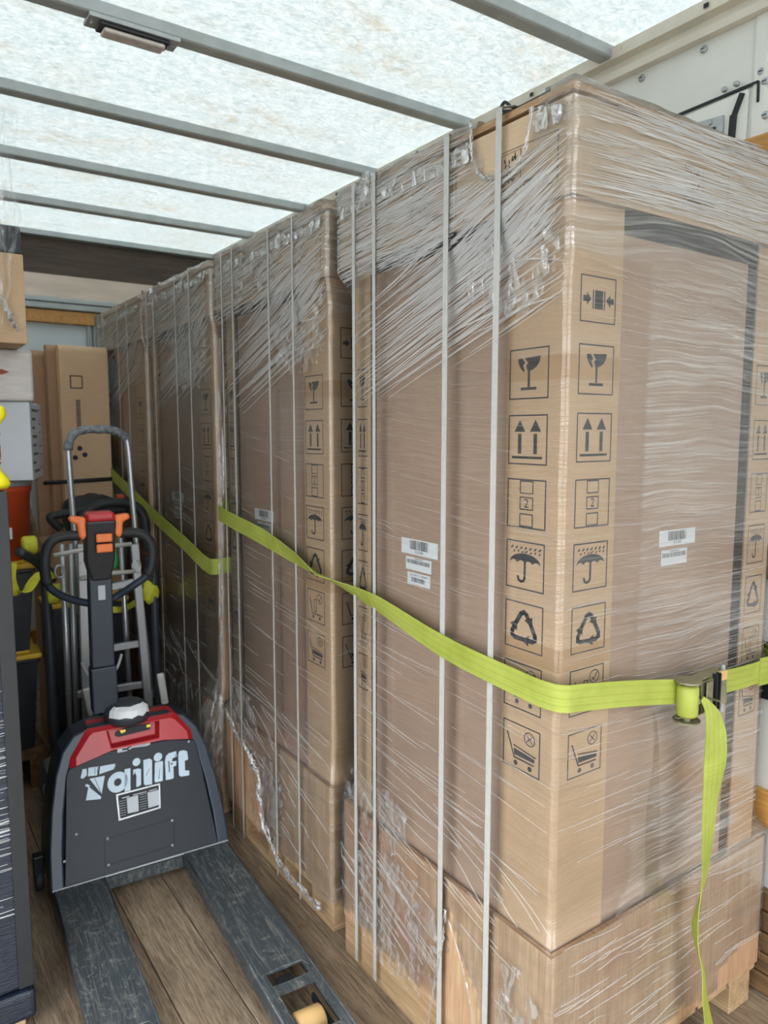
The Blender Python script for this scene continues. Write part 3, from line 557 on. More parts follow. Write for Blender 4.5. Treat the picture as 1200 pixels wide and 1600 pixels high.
def wrapped_load(y0, label, idx, holes, zbot, fine, folds):
    L = thing('wrapped_pallet_load', label, 'boxed load', (1.1138, y0, 0), 0, 'row of four wrapped loads')
    # pallet
    pa = MB()
    for x in (0.012, .40, .735): pa.box((x, .012, .0), (x+.10, LL-.012, .018))
    pal = pa.build('pallet_skid', 'pallet', L, bevel=.002, seg=1)
    for x in (.012, .39, .735):
        for y in (.012, .345, .68): MB().box((x, y, .018), (x+.10, y+.14, .100)).build('block', 'pallet', pal, bevel=.002, seg=1)
    for k in range(6): MB().box((.004+k*.142, .004, .1005), (.004+k*.142+.128, LL-.004, .118)).build('deck_board', 'pallet', pal, bevel=.001, seg=1)
    # plywood crate skirt with visible ply edges
    t = .012
    for nm, a, b in (('l', (0, 0, .119), (t, LL, ZC)), ('f', (t+.0005, 0, .119), (LW-t-.0005, t, ZC)), ('r', (LW-t, 0, .119), (LW, LL, ZC)), ('b', (t+.0005, LL-t, .119), (LW-t-.0005, LL, ZC))):
        cp = MB().box(a, b).build('crate_panel', 'ply', L)
        e = MB().box((a[0]+.0003, a[1]+.0003, ZC), (b[0]-.0003, b[1]-.0003, ZC+.001)); e.build('panel_edge', 'plyedge', cp)
        if nm == 'l' and idx == 0: cp['label'] = 'plywood side panel bare where the film is torn'
    # carton and its corner boards
    MB().box((CX0+.030, CY0+.034, .1195), (CX1-.030, CY1-.030, ZL+.05)).build('dark_void_core', 'blackp', L, bevel=.004)  # black core put in so gaps around the panels read as shaded void
    ca = MB().box((CX0+.004, .152, .1195), (CX0+.022, CY1-.097, 2.020)).build('carton', 'carton', L, bevel=.003)
    MB().box((.152, CY0+.007, .1195), (.668, CY0+.022, 2.006)).build('end_panel', 'carton', ca, bevel=.003)
    MB().box((CX1-.022, .15, .1195), (CX1-.006, CY1-.10, 2.03)).build('side_panel', 'carton', ca, bevel=.003)
    MB().box((.15, CY1-.022, .1195), (CX1-.10, CY1-.006, 2.03)).build('end_panel', 'carton', ca, bevel=.003)
    q = .006
    def lboard(x, y, sx_, sy_, wx, wy):
        m = MB(); m.prism([(0, 0), (wx, 0), (wx, q), (q, q), (q, wy), (0, wy)], lambda a, b, tt: (x+sx_*a, y+sy_*b, tt), .1195, ZT-.011); return m.build('corner_board', 'post', L, bevel=.0018)
    nb = lboard(CX0, CY0, 1, 1, .165, .165); rb = lboard(CX1, CY0, -1, 1, .115, .16); fb = lboard(CX0, CY1, 1, -1, .16, .075); lboard(CX1, CY1, -1, -1, .11, .11)
    for z, k in ZS:
        hz = .105
        a = flat(SYM[k], lambda a, b: (CX0-.0004, .176-a, z-hz/2+b), 'handling_symbol', 'ink', nb, .112, hz); a['label'] = 'black '+NAMES[k]+' symbol'
        a = flat(SYM[k], lambda a, b: (.056+a, CY0-.0004, z+.003-hz/2*.92+b*.96), 'handling_symbol', 'ink', nb, .108, hz); a['label'] = 'black '+NAMES[k]+' symbol'
        a = flat(SYM[k], lambda a, b: (.716+a, CY0-.0004, z-.006-hz/2*.92+b*.96), 'handling_symbol', 'ink', rb, .078, hz); a['label'] = 'black '+NAMES[k]+' symbol'
        if idx < 3:
            a = flat(SYM[k], lambda a, b: (CX0-.0004, CY1-.010-a, z-hz/2+b), 'handling_symbol', 'ink', fb, .05, hz); a['label'] = 'black '+NAMES[k]+' symbol'
    a = flat(SYM['clamp'], lambda a, b: (.056+a, CY0-.0004, 1.818+b), 'handling_symbol', 'ink', nb, .108, .092); a['label'] = 'black clamp here symbol'
    for z in (1.705, 1.105):       # packing tape carried round the near corner
        m = MB().box((CX0-.0003, CY0-.0003, z), (CX0-.0001, CY0+.162, z+.048)).box((CX0-.0003, CY0-.0003, z), (CX0+.162, CY0-.0001, z+.048)); m.build('packing_tape', 'ktape', nb, recalc=False)
    if idx == 0:
        p = P2(); Lp = [(.355, .95), (.372, .93), (.385, .86), (.392, .78), (.40, .70), (.405, .60), (.41, .46), (.35, .46), (.352, .56), (.345, .66), (.35, .74), (.365, .82), (.365, .89)]; p.poly(Lp)
        flat(p, lambda a, b: (a, CY0+.0067, b), 'damp_stain', 'stain', ca)
    barcode(ca, .572, 1.284, .153, .040, 'L', idx*3+1, 'big'); barcode(ca, .552, 1.243, .108, .034, 'L', idx*3+2, 'a'); barcode(ca, .545, 1.205, .096, .032, 'L', idx*3+3, 'b')
    if idx == 0: barcode(ca, .352, 1.337, .14, .037, 'F', 11, 'big'); barcode(ca, .362, 1.292, .10, .036, 'F', 12, 'a')
    # lid
    m = MB(); w_ = .005
    m.box((0, 0, ZL), (w_, LL, ZT)); m.box((LW-w_, 0, ZL), (LW, LL, ZT)); m.box((w_, 0, ZL), (LW-w_, w_, ZT)); m.box((w_, LL-w_, ZL), (LW-w_, LL, ZT)); m.box((w_, w_, ZT-.006), (LW-w_, LL-w_, ZT))
    lid = m.build('lid', 'lid', L)
    def mark():
        p = P2().frame(0, 0, 1, 1, .012); p.frame(.05, .06, .40, .94, .010); p.rect(.08, .17, .37, .185)
        rr = random.Random(3)
        for k in range(26): x, y = rr.uniform(.12, .32), rr.uniform(.34, .82); p.line([(x, y), (x+rr.uniform(-.05, .05), y+rr.uniform(-.09, .09))], .018)
        for k in range(9): p.rect(.08+k*.032, .10, .10+k*.032, .15)
        for j in range(2):
            for k in range(10): p.rect(.44+k*.026, .14+j*.07, .458+k*.026, .18+j*.07)
        return p
    for (yy, ww) in ((.17, .165), (.47, .165)):
        flat(mark(), lambda a, b: (-.0005, yy-a+.03, 2.078+b), 'printed_panel', 'ink', lid, ww, .095)
    flat(mark(), lambda a, b: (.354+a, -.0005, 2.085+b), 'printed_panel', 'ink', lid, .165, .088)
    tb = MB()
    for y in (.03, .36, .70): tb.box((.03, y, ZT+.001), (LW-.03, y+.09, ZT+.012))
    tb.box((.006, .006, ZT+.0125), (LW-.006, LL-.006, ZT+.027)); tb.build('top_board', 'plyedge', L, bevel=.001, seg=1)
    # film, creases, strapping bands
    make_film(L, idx*1.7+.3, holes, zbot, fine)
    def clip(face, s, z): return any(h[0] == face and inpoly(s, z, h[1]) for h in holes)
    film_folds(L, 20+idx, folds, clip)
    for k, y in enumerate((.184, .352, .644, .742)):
        m = MB(); w = (.0085 if k < 2 else .0065) if idx == 0 else .0042; o = .016
        path = [(-o, .03), (-o, ZT+.031), (.02, ZT+.043), (LW-.02, ZT+.043), (LW+.008, ZT+.031), (LW+.008, .03)]
        pts = [Vector((x, y, z)) for x, z in path]; n = len(pts)
        for i, pnt in enumerate(pts):
            d = (pts[min(i+1, n-1)]-pts[max(i-1, 0)]).normalized(); nn = d.cross(Vector((0, 1, 0)))*.0006
            m.v += [tuple(pnt+Vector((0, -w, 0))-nn), tuple(pnt+Vector((0, w, 0))-nn), tuple(pnt+Vector((0, w, 0))+nn), tuple(pnt+Vector((0, -w, 0))+nn)]
        for i in range(n-1):
            for kk in range(4): m.f.append((4*i+kk, 4*i+(kk+1) % 4, 4*i+4+(kk+1) % 4, 4*i+4+kk)); m.mi.append(0)
        m.build('strapping_band', 'band', L)
    return L
H1 = [('L', [(.40, .0), (.365, .2), (.345, .30), (.338, .40), (.325, .40), (.30, .32), (.25, .28), (.215, .18), (.2, 0)]),
      ('L', [(.275, 2.30), (.27, 2.20), (.25, 2.145), (.19, 2.125), (.115, 2.15), (.095, 2.22), (.09, 2.30)]), ('F', [(.62, .0), (.64, .17), (.72, .20), (.86, .22), (.86, 0)])]
load1 = wrapped_load(.9895, 'tall film-wrapped carton load nearest the camera with its ratchet strap in front', 0, H1, .10, True, 330)
H2 = [('L', [(.90, .0), (.90, .50), (.76, .50), (.70, .43), (.58, .40), (.50, .34), (.50, .15), (.30, .0)])]
load2 = wrapped_load(1.90, 'second film-wrapped carton load from the front with bare plywood at its base', 1, H2, .07, True, 200)
load3 = wrapped_load(2.80, 'third wrapped carton load from the camera, standing beside the hand trucks', 2, [('L', [(.22, .0), (.18, .46), (-.1, .46), (-.1, 0)])], .12, False, 140)
load4 = wrapped_load(3.69, 'farthest wrapped carton load of the row, next to the front wall', 3, [], .12, False, 90)
rope(load1, [(-.012, .335, .42), (-.014, .345, .31), (-.015, .37, .2), (-.016, .40, .05)], .003, 1)
rope(load1, [(-.012, .325, .40), (-.014, .26, .30), (-.014, .22, .18), (-.014, .2, .06)], .0015, 4)
rope(load1, [(-.012, .275, 2.26), (-.012, .268, 2.19), (-.012, .245, 2.145), (-.012, .19, 2.125), (-.012, .115, 2.15), (-.012, .095, 2.23)], .003, 2)
rope(load2, [(-.014, .78, .51), (-.014, .70, .44), (-.014, .58, .40), (-.014, .50, .34), (-.016, .48, .2), (-.018, .30, .08), (-.02, .04, .09)], .010, 3)
def top_crumple(load, seed, y0=.0, y1=.80, gaps=()):
    m = MB(); n = 150; k_ = 7
    for i in range(n+1):
        y = y0+(y1-y0)*i/n; a = .35+.65*abs(noise.noise((y*5, seed, 2)))*2
        for k in range(k_):
            t = k/(k_-1); q = noise.noise((y*34, t*3, seed)); q2 = noise.noise((y*90, t*6, seed+4))
            m.v.append((-.012-.010*q*a-.004*q2+.05*max(0, t-.6), y, ZT-.045+.105*min(t, .72)*a+.012*q*a+.006*q2))
    for i in range(n):
        y = y0+(y1-y0)*i/n
        if any(g0 < y < g1 for g0, g1 in gaps): continue
        for k in range(k_-1): m.f.append((i*k_+k, i*k_+k+1, (i+1)*k_+k+1, (i+1)*k_+k)); m.mi.append(0)
    m.build('gathered_film', 'crumple4', load, True, recalc=False)
top_crumple(load1, 1, .0, .82, ((.09, .28),)); top_crumple(load2, 2); top_crumple(load3, 3); top_crumple(load4, 4)
MB().box((.001, .10, .001), (.011, LL-.004, .1185)).build('skirt_board', 'pallet', load1)
# black cord lying on top of the first load
m = MB().tube(curve([(.02, .08, 2.262), (.03, .14, 2.266), (.03, .185, 2.268), (.02, .205, 2.285), (.02, .215, 2.272), (.03, .195, 2.266), (.02, .21, 2.262), (.03, .235, 2.264)], 6), .0035, 6)
m.build('cord', 'rubber', load1, True)
def crumple_patch(load, y0, y1, z0, z1, seed, amp=.007, slant=0.0, x=-.011):
    m = MB(); ny, nz = int((y1-y0)/.008)+2, int((z1-z0)/.008)+2
    for i in range(ny):
        for k in range(nz):
            y, z = y0+(y1-y0)*i/(ny-1), z0+(z1-z0)*k/(nz-1); a = noise.noise((y*26, (z-slant*y)*34, seed)); b = noise.noise((y*60, z*70, seed+3))
            m.v.append((x-amp*max(0, 1-abs(a)*2.6)**2-amp*.3*b, y, z))
    for i in range(ny-1):
        for k in range(nz-1):
            u, v = 2*i/(ny-1)-1, 2*k/(nz-1)-1
            if u*u+v*v > 1.0+.9*noise.noise((i*.22, k*.22, seed)): continue
            a = i*nz+k; m.f.append((a, a+nz, a+nz+1, a+1)); m.mi.append(0)
    m.build('crumpled_film', 'crumple5', load, True, recalc=False)
crumple_patch(load1, .36, .78, .10, .44, 3); crumple_patch(load1, .02, .15, .16, .42, 5); crumple_patch(load1, .03, .30, 1.84, 2.03, 7, .006, .3, .006)
crumple_patch(load1, .50, .82, .42, .62, 9, .006, .0, -.004); crumple_patch(load2, .30, .60, .12, .43, 11, .009); crumple_patch(load2, .50, .79, .42, .62, 13, .009)
crumple_patch(load2, .02, .35, 1.78, 2.04, 15, .008, .3, .004); crumple_patch(load2, .30, .70, 2.06, 2.22, 17, .009); crumple_patch(load3, .05, .45, 1.75, 2.03, 19, .009, .3, .004); crumple_patch(load3, .05, .6, .15, .5, 21, .008)
# tail of torn film hanging between the second and third loads
def hanging(load, rows, seed, name='torn_film_tail', mat='crumple', n=22):
    m = MB(); R = len(rows)*5; pts = []
    for i in range(R):
        t = i/(R-1)*(len(rows)-1); a = min(int(t), len(rows)-2); f = t-a; c = [rows[a][j]*(1-f)+rows[a+1][j]*f for j in range(4)]
        for k in range(n+1):
            s = k/n-.5; w = c[3]
            m.v.append((c[0]+w*.42*noise.noise((k*.55, i*.10, seed))-.25*w*abs(s), c[1]+w*s*1.0+w*.12*noise.noise((k*.4, i*.3, seed+9)), c[2]))
    for i in range(R-1):
        for k in range(n):
            if i > R*.8 and noise.noise((k*.5, i*.6, seed)) > .28: continue
            m.f.append((i*(n+1)+k, i*(n+1)+k+1, (i+1)*(n+1)+k+1, (i+1)*(n+1)+k)); m.mi.append(0)
    return m.build(name, mat, load, True, recalc=False)
hanging(load2, [(-.005, .80, 1.95, .03), (-.01, .80, 1.4, .05), (-.015, .80, .9, .04), (-.02, .80, .66, .025), (-.04, .81, .52, .10), (-.07, .82, .34, .20), (-.08, .82, .18, .20), (-.07, .80, .06, .14)], 3)
hanging(load2, [(-.005, .81, 1.8, .02), (-.01, .82, 1.0, .02), (-.03, .82, .62, .03), (-.07, .86, .45, .12), (-.09, .88, .25, .16), (-.09, .86, .08, .10)], 8)

# ================================================================== RATCHET STRAPS
X0, Y0 = 1.1138, .9895
def strap_path(ctrl, hw):
    """ctrl: (x,y,z, roll of width vector toward horizontal)"""
    P = curve([c[:3] for c in ctrl], 8); n = len(ctrl); V = []
    for i, p in enumerate(P):
        t = i/8; a = min(int(t), n-2); f = t-a; r = ctrl[a][3]*(1-f)+ctrl[a+1][3]*f
        d = (P[min(i+1, len(P)-1)]-P[max(i-1, 0)]).normalized(); up = Vector((0, 0, 1)); side = d.cross(up).normalized(); w = up-d*up.dot(d); w.normalize()
        V.append((w*math.cos(r)+side*math.sin(r))*hw)
    return P, V
st = thing('ratchet_strap', 'yellow-green ratchet strap pulled around the two nearest loads', 'strap', (X0, Y0, 1.07), 0, 'yellow load straps')
st.location = (0, 0, 0)
s_ = .030
P, V = strap_path([(1.55, 2.768, 1.31, 0), (1.20, 2.768, 1.30, 0), (X0-.006, 2.74, 1.29, 0), (X0-.022, 2.62, 1.275, 0), (X0-.024, 2.3, 1.238, 0), (X0-.024, 2.05, 1.195, .5), (X0-.022, 1.90, 1.168, 1.25), (X0-.022, 1.80, 1.157, .9), (X0-.024, 1.6, 1.140, .35), (X0-.024, 1.33, 1.092, .05), (X0-.024, 1.08, 1.073, 0),
    (X0-.022, 1.0, 1.070, 0), (X0-.002, .968, 1.068, 0), (X0+.05, .964, 1.062, 0), (X0+.2, .962, 1.040, 0), (1.47, .958, 1.013, 0)], s_*.95)
ribbon(P, V, .0022, 'webbing', 'web', st)
P, V = strap_path([(1.56, .955, 1.006, 0), (1.74, .960, .992, 0), (1.86, .965, .988, 0), (1.93, .985, .985, 0), (1.985, 1.05, .985, 0), (2.005, 1.10, .98, 0)], s_*.95)
ribbon(P, V, .0022, 'webbing', 'web', st)
P, V = strap_path([(1.83, .960, .990, 0), (1.90, .962, .986, 0), (1.95, .98, .985, 0), (1.99, 1.03, .985, 0)], .036)
ribbon(P, V, .004, 'sewn_end', 'web', st)
# ratchet
rt = MB()
for z in (.984+.038, .984-.042):
    rt.prism([(1.462, .945), (1.50, .925), (1.575, .922), (1.60, .935), (1.60, .952), (1.462, .955)], lambda a, b, t: (a, b, t+(a-1.47)*.1+.012), z, z+.004)
rb_ = rt.build('ratchet_frame', 'gold', st, bevel=.001, seg=1)
MB().lathe([(.030, -.048), (.030, -.044), (.010, -.044), (.010, .044), (.030, .044), (.030, .048)], (1.482, .937, .996), 'z', 18).build('ratchet_spool', 'gold', rb_)
MB().lathe([(.020, -.036), (.024, -.030), (.024, .030), (.020, .036)], (1.482, .937, .996), 'z', 20).build('webbing_roll', 'web', st, True)
m = MB()
m.bar((1.515, .925, 1.0), (1.600, .915, 1.008), .004, .070, (0, 0, 1)); m.bar((1.53, .921, .998), (1.53, .921, 1.0), .01, .07); m.box((1.520, .9135, .978), (1.545, .9165, 1.036), 0)
m.build('ratchet_handle', 'gold', st, bevel=.001, seg=1)
m = MB()
for x in (1.553, 1.567): m.box((x, .910, .965), (x+.004, .922, 1.05))
m.build('handle_ribs', 'blackm', rb_); MB().box((1.572, .912, 1.030), (1.598, .918, 1.052)).build('release_pull', 'poly', rb_, bevel=.001)
MB().lathe([(.005, -.056), (.005, .056)], (1.60, .925, 1.005), 'z', 8).build('pin', 'zinc', rb_)
# loose tail from the spool to the floor
P, V = strap_path([(1.484, .913, .994, 0), (1.505, .908, .990, -.15), (1.53, .905, .95, -.5), (1.556, .905, .89, -.9), (1.565, .907, .80, -1.2), (1.567, .91, .70, -1.25), (1.572, .912, .6, -1.3), (1.576, .916, .50, -1.5), (1.580, .93, .42, -1.2), (1.588, .945, .36, -.5), (1.598, .93, .30, .4), (1.60, .92, .24, .7), (1.62, .92, .17, 1.0), (1.665, .93, .09, 1.1), (1.73, .955, .03, 1.2), (1.80, .97, .006, 1.5)], .024)
for i, p in enumerate(P):
    if p.z < 1.0: d = (P[min(i+1, len(P)-1)]-P[max(i-1, 0)]).normalized()
def tail(ctrl, hw, name, par):
    P = curve([c[:3] for c in ctrl], 8); V = []; n = len(ctrl)
    for i, p in enumerate(P):
        t = i/8; a = min(int(t), n-2); f = t-a; r = ctrl[a][3]*(1-f)+ctrl[a+1][3]*f; k = ctrl[a][4]*(1-f)+ctrl[a+1][4]*f
        d = (P[min(i+1, len(P)-1)]-P[max(i-1, 0)]).normalized(); x = Vector((math.cos(r), math.sin(r), 0)); w = (x-d*x.dot(d)).normalized(); V.append(w*hw*k)
    return ribbon(P, V, .0022, name, 'web', par)
tail([(1.500, .912, 1.004, 0, .25), (1.512, .905, .985, 0, .5), (1.532, .903, .95, 0, .95), (1.550, .905, .90, -.1, 1.25), (1.556, .907, .84, -.2, 1.2), (1.550, .91, .75, 0, 1.05), (1.550, .912, .65, .1, .95), (1.553, .916, .56, .3, .85), (1.556, .93, .47, .6, .75), (1.562, .940, .41, 1.0, .6), (1.566, .935, .36, .9, .5), (1.580, .925, .30, .5, .6), (1.580, .918, .24, .3, .55), (1.592, .915, .18, .2, .6), (1.615, .918, .11, .1, .8), (1.645, .925, .05, 0, .95), (1.70, .94, .012, -.2, 1.0), (1.76, .97, .004, -.4, 1.0)], .029, 'webbing_tail', st)
st2 = thing('ratchet_strap', 'yellow-green strap across the two farthest wrapped loads', 'strap', (0, 0, 0), 0, 'yellow load straps')
P, V = strap_path([(1.40, 2.772, 1.085, 0), (1.20, 2.772, 1.072, 0), (X0-.004, 2.786, 1.062, 0), (X0-.022, 2.86, 1.065, 0), (X0-.024, 3.1, 1.12, 0), (X0-.024, 3.5, 1.20, 0), (X0-.024, 3.9, 1.29, 0), (X0-.024, 4.3, 1.38, 0), (X0-.02, 4.56, 1.44, 0), (1.3, 4.6, 1.46, 0)], .032)
ribbon(P, V, .0022, 'webbing', 'web', st2)

# ================================================================== PALLET TRUCK
JO = Vector((.702, 2.505, 0)); JT = math.radians(-3.65)
jk = thing('powered_pallet_truck', 'dark powered pallet truck with red cover and long scuffed forks', 'pallet truck', JO, JT)
JM = Matrix.Translation(JO) @ Matrix.Rotation(JT, 4, 'Z'); JI = JM.inverted()
SL = .34                                  # backward lean of the front plate (dy/dz)
def jp(px, py, off=0):                    # pixel on the leaning front plate -> truck coordinates
    o = JI @ CAMO; d = (JI.to_3x3() @ ray(px, py)); nn = Vector((0, -1, SL)).normalized(); p0 = Vector((0, -.002, .095)); t = (p0-o).dot(nn)/d.dot(nn); return o+d*t+nn*off
def jy(px, py, y): o = JI @ CAMO; d = JI.to_3x3() @ ray(px, py); t = (y-o.y)/d.y; return o+d*t
# forks
def fork(xc, mirror):
    w = .080; zt, zb = .092, .036; L_ = 1.15
    m = MB(); tip = [(-w, 0), (w, 0), (w, -1.02), (w*.75, -1.10), (w*.35, L_*-1), (-w*.35, -L_), (-w*.75, -1.10), (-w, -1.02)]
    hl = (-.035, .045, -.80, -.75); wh = (-.045, .045, -.97, -.84)
    # top plate as strips around the two openings
    def strip(poly): m.prism(poly, lambda a, b, t: (xc+a, b, t), zt-.006, zt)
    strip([(-w, .0), (w, .0), (w, -.735), (-w, -.735)])
    strip([(-w, -.735), (-.055, -.735), (-.055, -.79), (-w, -.79)]); strip([(.055, -.735), (w, -.735), (w, -.79), (.055, -.79)])
    strip([(-w, -.79), (w, -.79), (w, -.825), (-w, -.825)])
    strip([(-w, -.825), (-.052, -.825), (-.052, -.985), (-w, -.985)]); strip([(.052, -.825), (w, -.825), (w, -.985), (.052, -.985)])
    strip([(-w, -.985), (w, -.985), (w, -1.02), (w*.75, -1.10), (w*.35, -L_), (-w*.35, -L_), (-w*.75, -1.10), (-w, -1.02)])
    for a, b in zip(tip, tip[1:]+tip[:1]):
        m.add([(xc+a[0], a[1], zb), (xc+b[0], b[1], zb), (xc+b[0], b[1], zt-.001), (xc+a[0], a[1], zt-.001)], [(0, 1, 2, 3)])
        m.add([(xc+a[0]*.93, a[1]*.998, zb), (xc+b[0]*.93, b[1]*.998, zb), (xc+b[0]*.93, b[1]*.998, zt-.006), (xc+a[0]*.93, a[1]*.998, zt-.006)], [(0, 1, 2, 3)])
    fk = m.build('fork', 'fork', jk, recalc=True)
    for sx_ in (-.078, .078): MB().tube([(xc+sx_, 0, zt-.004), (xc+sx_, -.5, zt-.004), (xc+sx_, -1.02, zt-.004)], .005, 8).build('fork_edge', 'fork', fk, True)
    MB().tube(curve([(xc-.056, -.734, zt), (xc+.056, -.734, zt), (xc+.056, -.791, zt), (xc-.056, -.791, zt)], 2)+[Vector((xc-.056, -.734, zt))], .002, 5).build('slot_rim', 'fork', fk)
    MB().box((xc-.03, -.785, .060), (xc+.02, -.74, .074)).build('link_plate', 'blackm', fk, bevel=.003)
    MB().lathe([(.034, -.040), (.040, -.034), (.040, .034), (.034, .040)], (xc, -.905, .042), 'x', 24).build('load_wheel', 'poly', fk, True)
    MB().lathe([(.010, -.052), (.010, .052)], (xc, -.905, .042), 'x', 10).build('axle', 'zinc', fk)
    MB().box((xc-.05, -.83, .040), (xc-.042, -.98, .062)).build('wheel_bracket', 'blackm', fk); MB().box((xc+.042, -.83, .040), (xc+.05, -.98, .062)).build('wheel_bracket', 'blackm', fk)
fork(-.215, 0); fork(.215, 1)
# heel crossmember and body shell
MB().box((-.135, -.02, .036), (.135, .06, .094)).build('heel_crossmember', 'fork', jk, bevel=.004)
def body_outline(hw0, hw1, z0, z1, rad):
    o = [(-hw0, z0), (hw0, z0)]
    for k in range(9): a = math.pi/2*k/8; o.append((hw1-rad+rad*math.cos(a)+(hw0-hw1)*0, z1-rad+rad*math.sin(a)))
    for k in range(9): a = math.pi/2+math.pi/2*k/8; o.append((-hw1+rad+rad*math.cos(a), z1-rad+rad*math.sin(a)))
    return o
out = [(-.305, .085), (.305, .085), (.300, .20), (.285, .32), (.262, .43), (.235, .50), (.195, .545), (.14, .562), (-.14, .562), (-.195, .545), (-.235, .50), (-.262, .43), (-.285, .32), (-.300, .20)]
inn = [(x*.86, z if z < .1 else .085+(z-.085)*.955) for x, z in out]
yf = lambda z: (z-.095)*SL
m = MB(); n = len(out)
m.v += [(x, yf(z)-.020, z) for x, z in out]+[(x, yf(z)-.020, z) for x, z in inn]+[(x, yf(z)+.004, z) for x, z in inn]+[(x*1.0, .245, z) for x, z in out]+[(x, .245, .085+(z-.085)*.96) for x, z in inn]
for i in range(n):
    j = (i+1) % n
    m.f += [(i, j, n+j, n+i), (n+i, n+j, 2*n+j, 2*n+i), (j, i, 3*n+i, 3*n+j)]; m.mi += [0, 0, 0]
m.f.append(tuple(reversed(range(3*n, 4*n)))); m.mi.append(0); m.f.append(tuple(range(2*n, 3*n))); m.mi.append(0)
m.build('body_shell', 'navy', jk, bevel=.006)
# front plate
fpz = .455
pl = [(-.262, .095), (.262, .095), (.226, fpz-.02), (.218, fpz), (.12, fpz+.018), (-.08, fpz+.020), (-.218, fpz-.010), (-.228, fpz-.03)]
m = MB(); m.prism(pl, lambda a, b, t: (a, yf(b)+t, b), -.024, .001); fp = m.build('front_plate', 'panelp', jk, bevel=.002, seg=1)
m = MB(); m.bar((-.30, -.022, .091), (.30, -.022, .091), .008, .006); m.build('scraped_sill', 'hub', jk, bevel=.002)
def dec(polys, name, mat, par, off=.0255):
    p = MB()
    for q in polys:
        o = len(p.v); p.v += [tuple(jp(40+x/3.75, 1040+y/3.75, off)) for x, y in q]; p.f.append(tuple(range(o, o+len(q)))); p.mi.append(0)
    return p.build(name, mat, par, recalc=False)
def ringp(cx, cy, ro, ri, sy=1.0, n=22, a0=0, a1=6.2832):
    L_ = []
    for k in range(n):
        a, b = a0+(a1-a0)*k/n, a0+(a1-a0)*(k+1)/n
        L_.append([(cx+q*math.cos(t), cy+q*sy*math.sin(t)-(q*math.cos(t))*.22) for q, t in ((ro, a), (ro, b), (ri, b), (ri, a))])
    return L_
logo = [[(367, 660), (457, 642), (438, 750)], [(362, 705), (436, 765), (432, 778), (347, 786)], [(340, 700), (352, 690), (372, 700), (362, 712)]]
logo += ringp(532, 680, 60, 22)+[[(572, 605), (606, 598), (606, 728), (572, 736)]]
logo += [[(622, 608), (652, 600), (668, 604), (668, 694), (655, 704), (640, 708), (640, 640), (632, 625), (622, 640)]]+ringp(641, 563, 23, 0, 1, 14)
logo += [[(681, 552), (718, 542), (732, 552), (732, 692), (692, 698), (684, 690)]]
logo += [[(748, 566), (792, 556), (796, 566), (794, 672), (752, 682), (746, 674)]]+ringp(766, 534, 25, 0, 1, 14)
logo += [[(806, 560), (812, 530), (828, 512), (872, 500), (876, 532), (852, 540), (848, 560), (874, 556), (872, 584), (856, 590), (858, 655), (846, 662), (812, 668)]]
logo += [[(884, 520), (890, 500), (915, 494), (936, 500), (942, 548), (922, 556), (924, 612), (948, 612), (948, 640), (900, 648), (888, 640)]]
logo += [[(328, 604), (352, 602), (352, 640), (330, 660), (316, 656)], [(362, 596), (392, 592), (420, 588), (412, 640), (358, 646)], [(430, 588), (516, 572), (510, 604), (424, 634)], [(516, 570), (518, 590), (500, 600)]]
dec(logo, 'lettering', 'decal', fp)['label'] = 'pale blue worn lettering'
dec([[(395, 652), (398, 652), (437, 745), (434, 748)]]+[[(x, 600-k*8), (x+3, 600-k*8), (x+3, 640-k*8), (x, 641-k*8)] for k, x in enumerate((354, 398, 412))]+[[(630, 620), (634, 619), (634, 664), (630, 665)], [(826, 560), (832, 556), (836, 620), (830, 624)], [(840, 570), (850, 566), (852, 574), (842, 580)], [(866, 520), (868, 514), (874, 540), (870, 546)], [(696, 640), (716, 600), (718, 602), (698, 643)], [(770, 660), (776, 600), (778, 600), (773, 661)]], 'lettering_wear', 'panelp', fp, .0258)
dec([[(522, 752), (778, 686), (782, 830), (538, 905)]], 'data_plate', 'zinc', fp, .0256)
dp = dec([[(532, 758), (770, 696), (774, 824), (546, 893)]], 'data_plate_print', 'ink', fp, .0262)
rows = [[(584, 772), (650, 754), (654, 848), (590, 862)], [(704, 740), (770, 724), (774, 812), (710, 830)]]
for k in range(7): y = 782+k*14; rows += [[(540, y+10), (580, y), (580, y+2), (540, y+12)], [(660, y-28), (700, y-38), (700, y-36), (660, y-26)]]
rows += [[(556, 770), (600, 758), (600, 764), (556, 776)], [(620, 752), (700, 732), (700, 737), (620, 757)], [(712, 728), (762, 715), (762, 720), (712, 733)]]
for q in ((531, 763), (771, 696), (545, 892), (774, 823)): rows += ringp(*q, 6, 0, 1, 8)
dec(rows, 'plate_fields', 'hub', fp, .0266)
dec([[(470, 1008+0), (860, 893), (861, 896), (470, 1012)], [(860, 893), (865, 893), (865, 1045), (861, 1047)], [(462, 1170), (864, 1045), (864, 1048), (462, 1174)], [(456, 1010), (461, 1008), (466, 1172), (461, 1174)]], 'hatch_joint', 'blackm', fp, .0256)
for q in ((472, 1008), (848, 902), (478, 1160), (850, 1046), (290, 982), (945, 443), (222, 1140)):
    p = jp(40+q[0]/3.75, 1040+q[1]/3.75, .025); MB().lathe([(.005, 0), (.005, -.002), (.003, -.004)], p, 'y', 10).build('rivet', 'hub', fp)
dec([[(528, 484), (560, 466), (592, 466), (590, 480), (560, 486), (556, 496), (588, 492), (588, 498), (532, 510)], [(594, 484), (630, 464), (720, 446), (722, 460), (700, 470), (620, 480), (598, 492)], [(640, 470), (700, 456), (698, 462), (645, 474)]], 'torn_sticker', 'hub', fp, .0256)
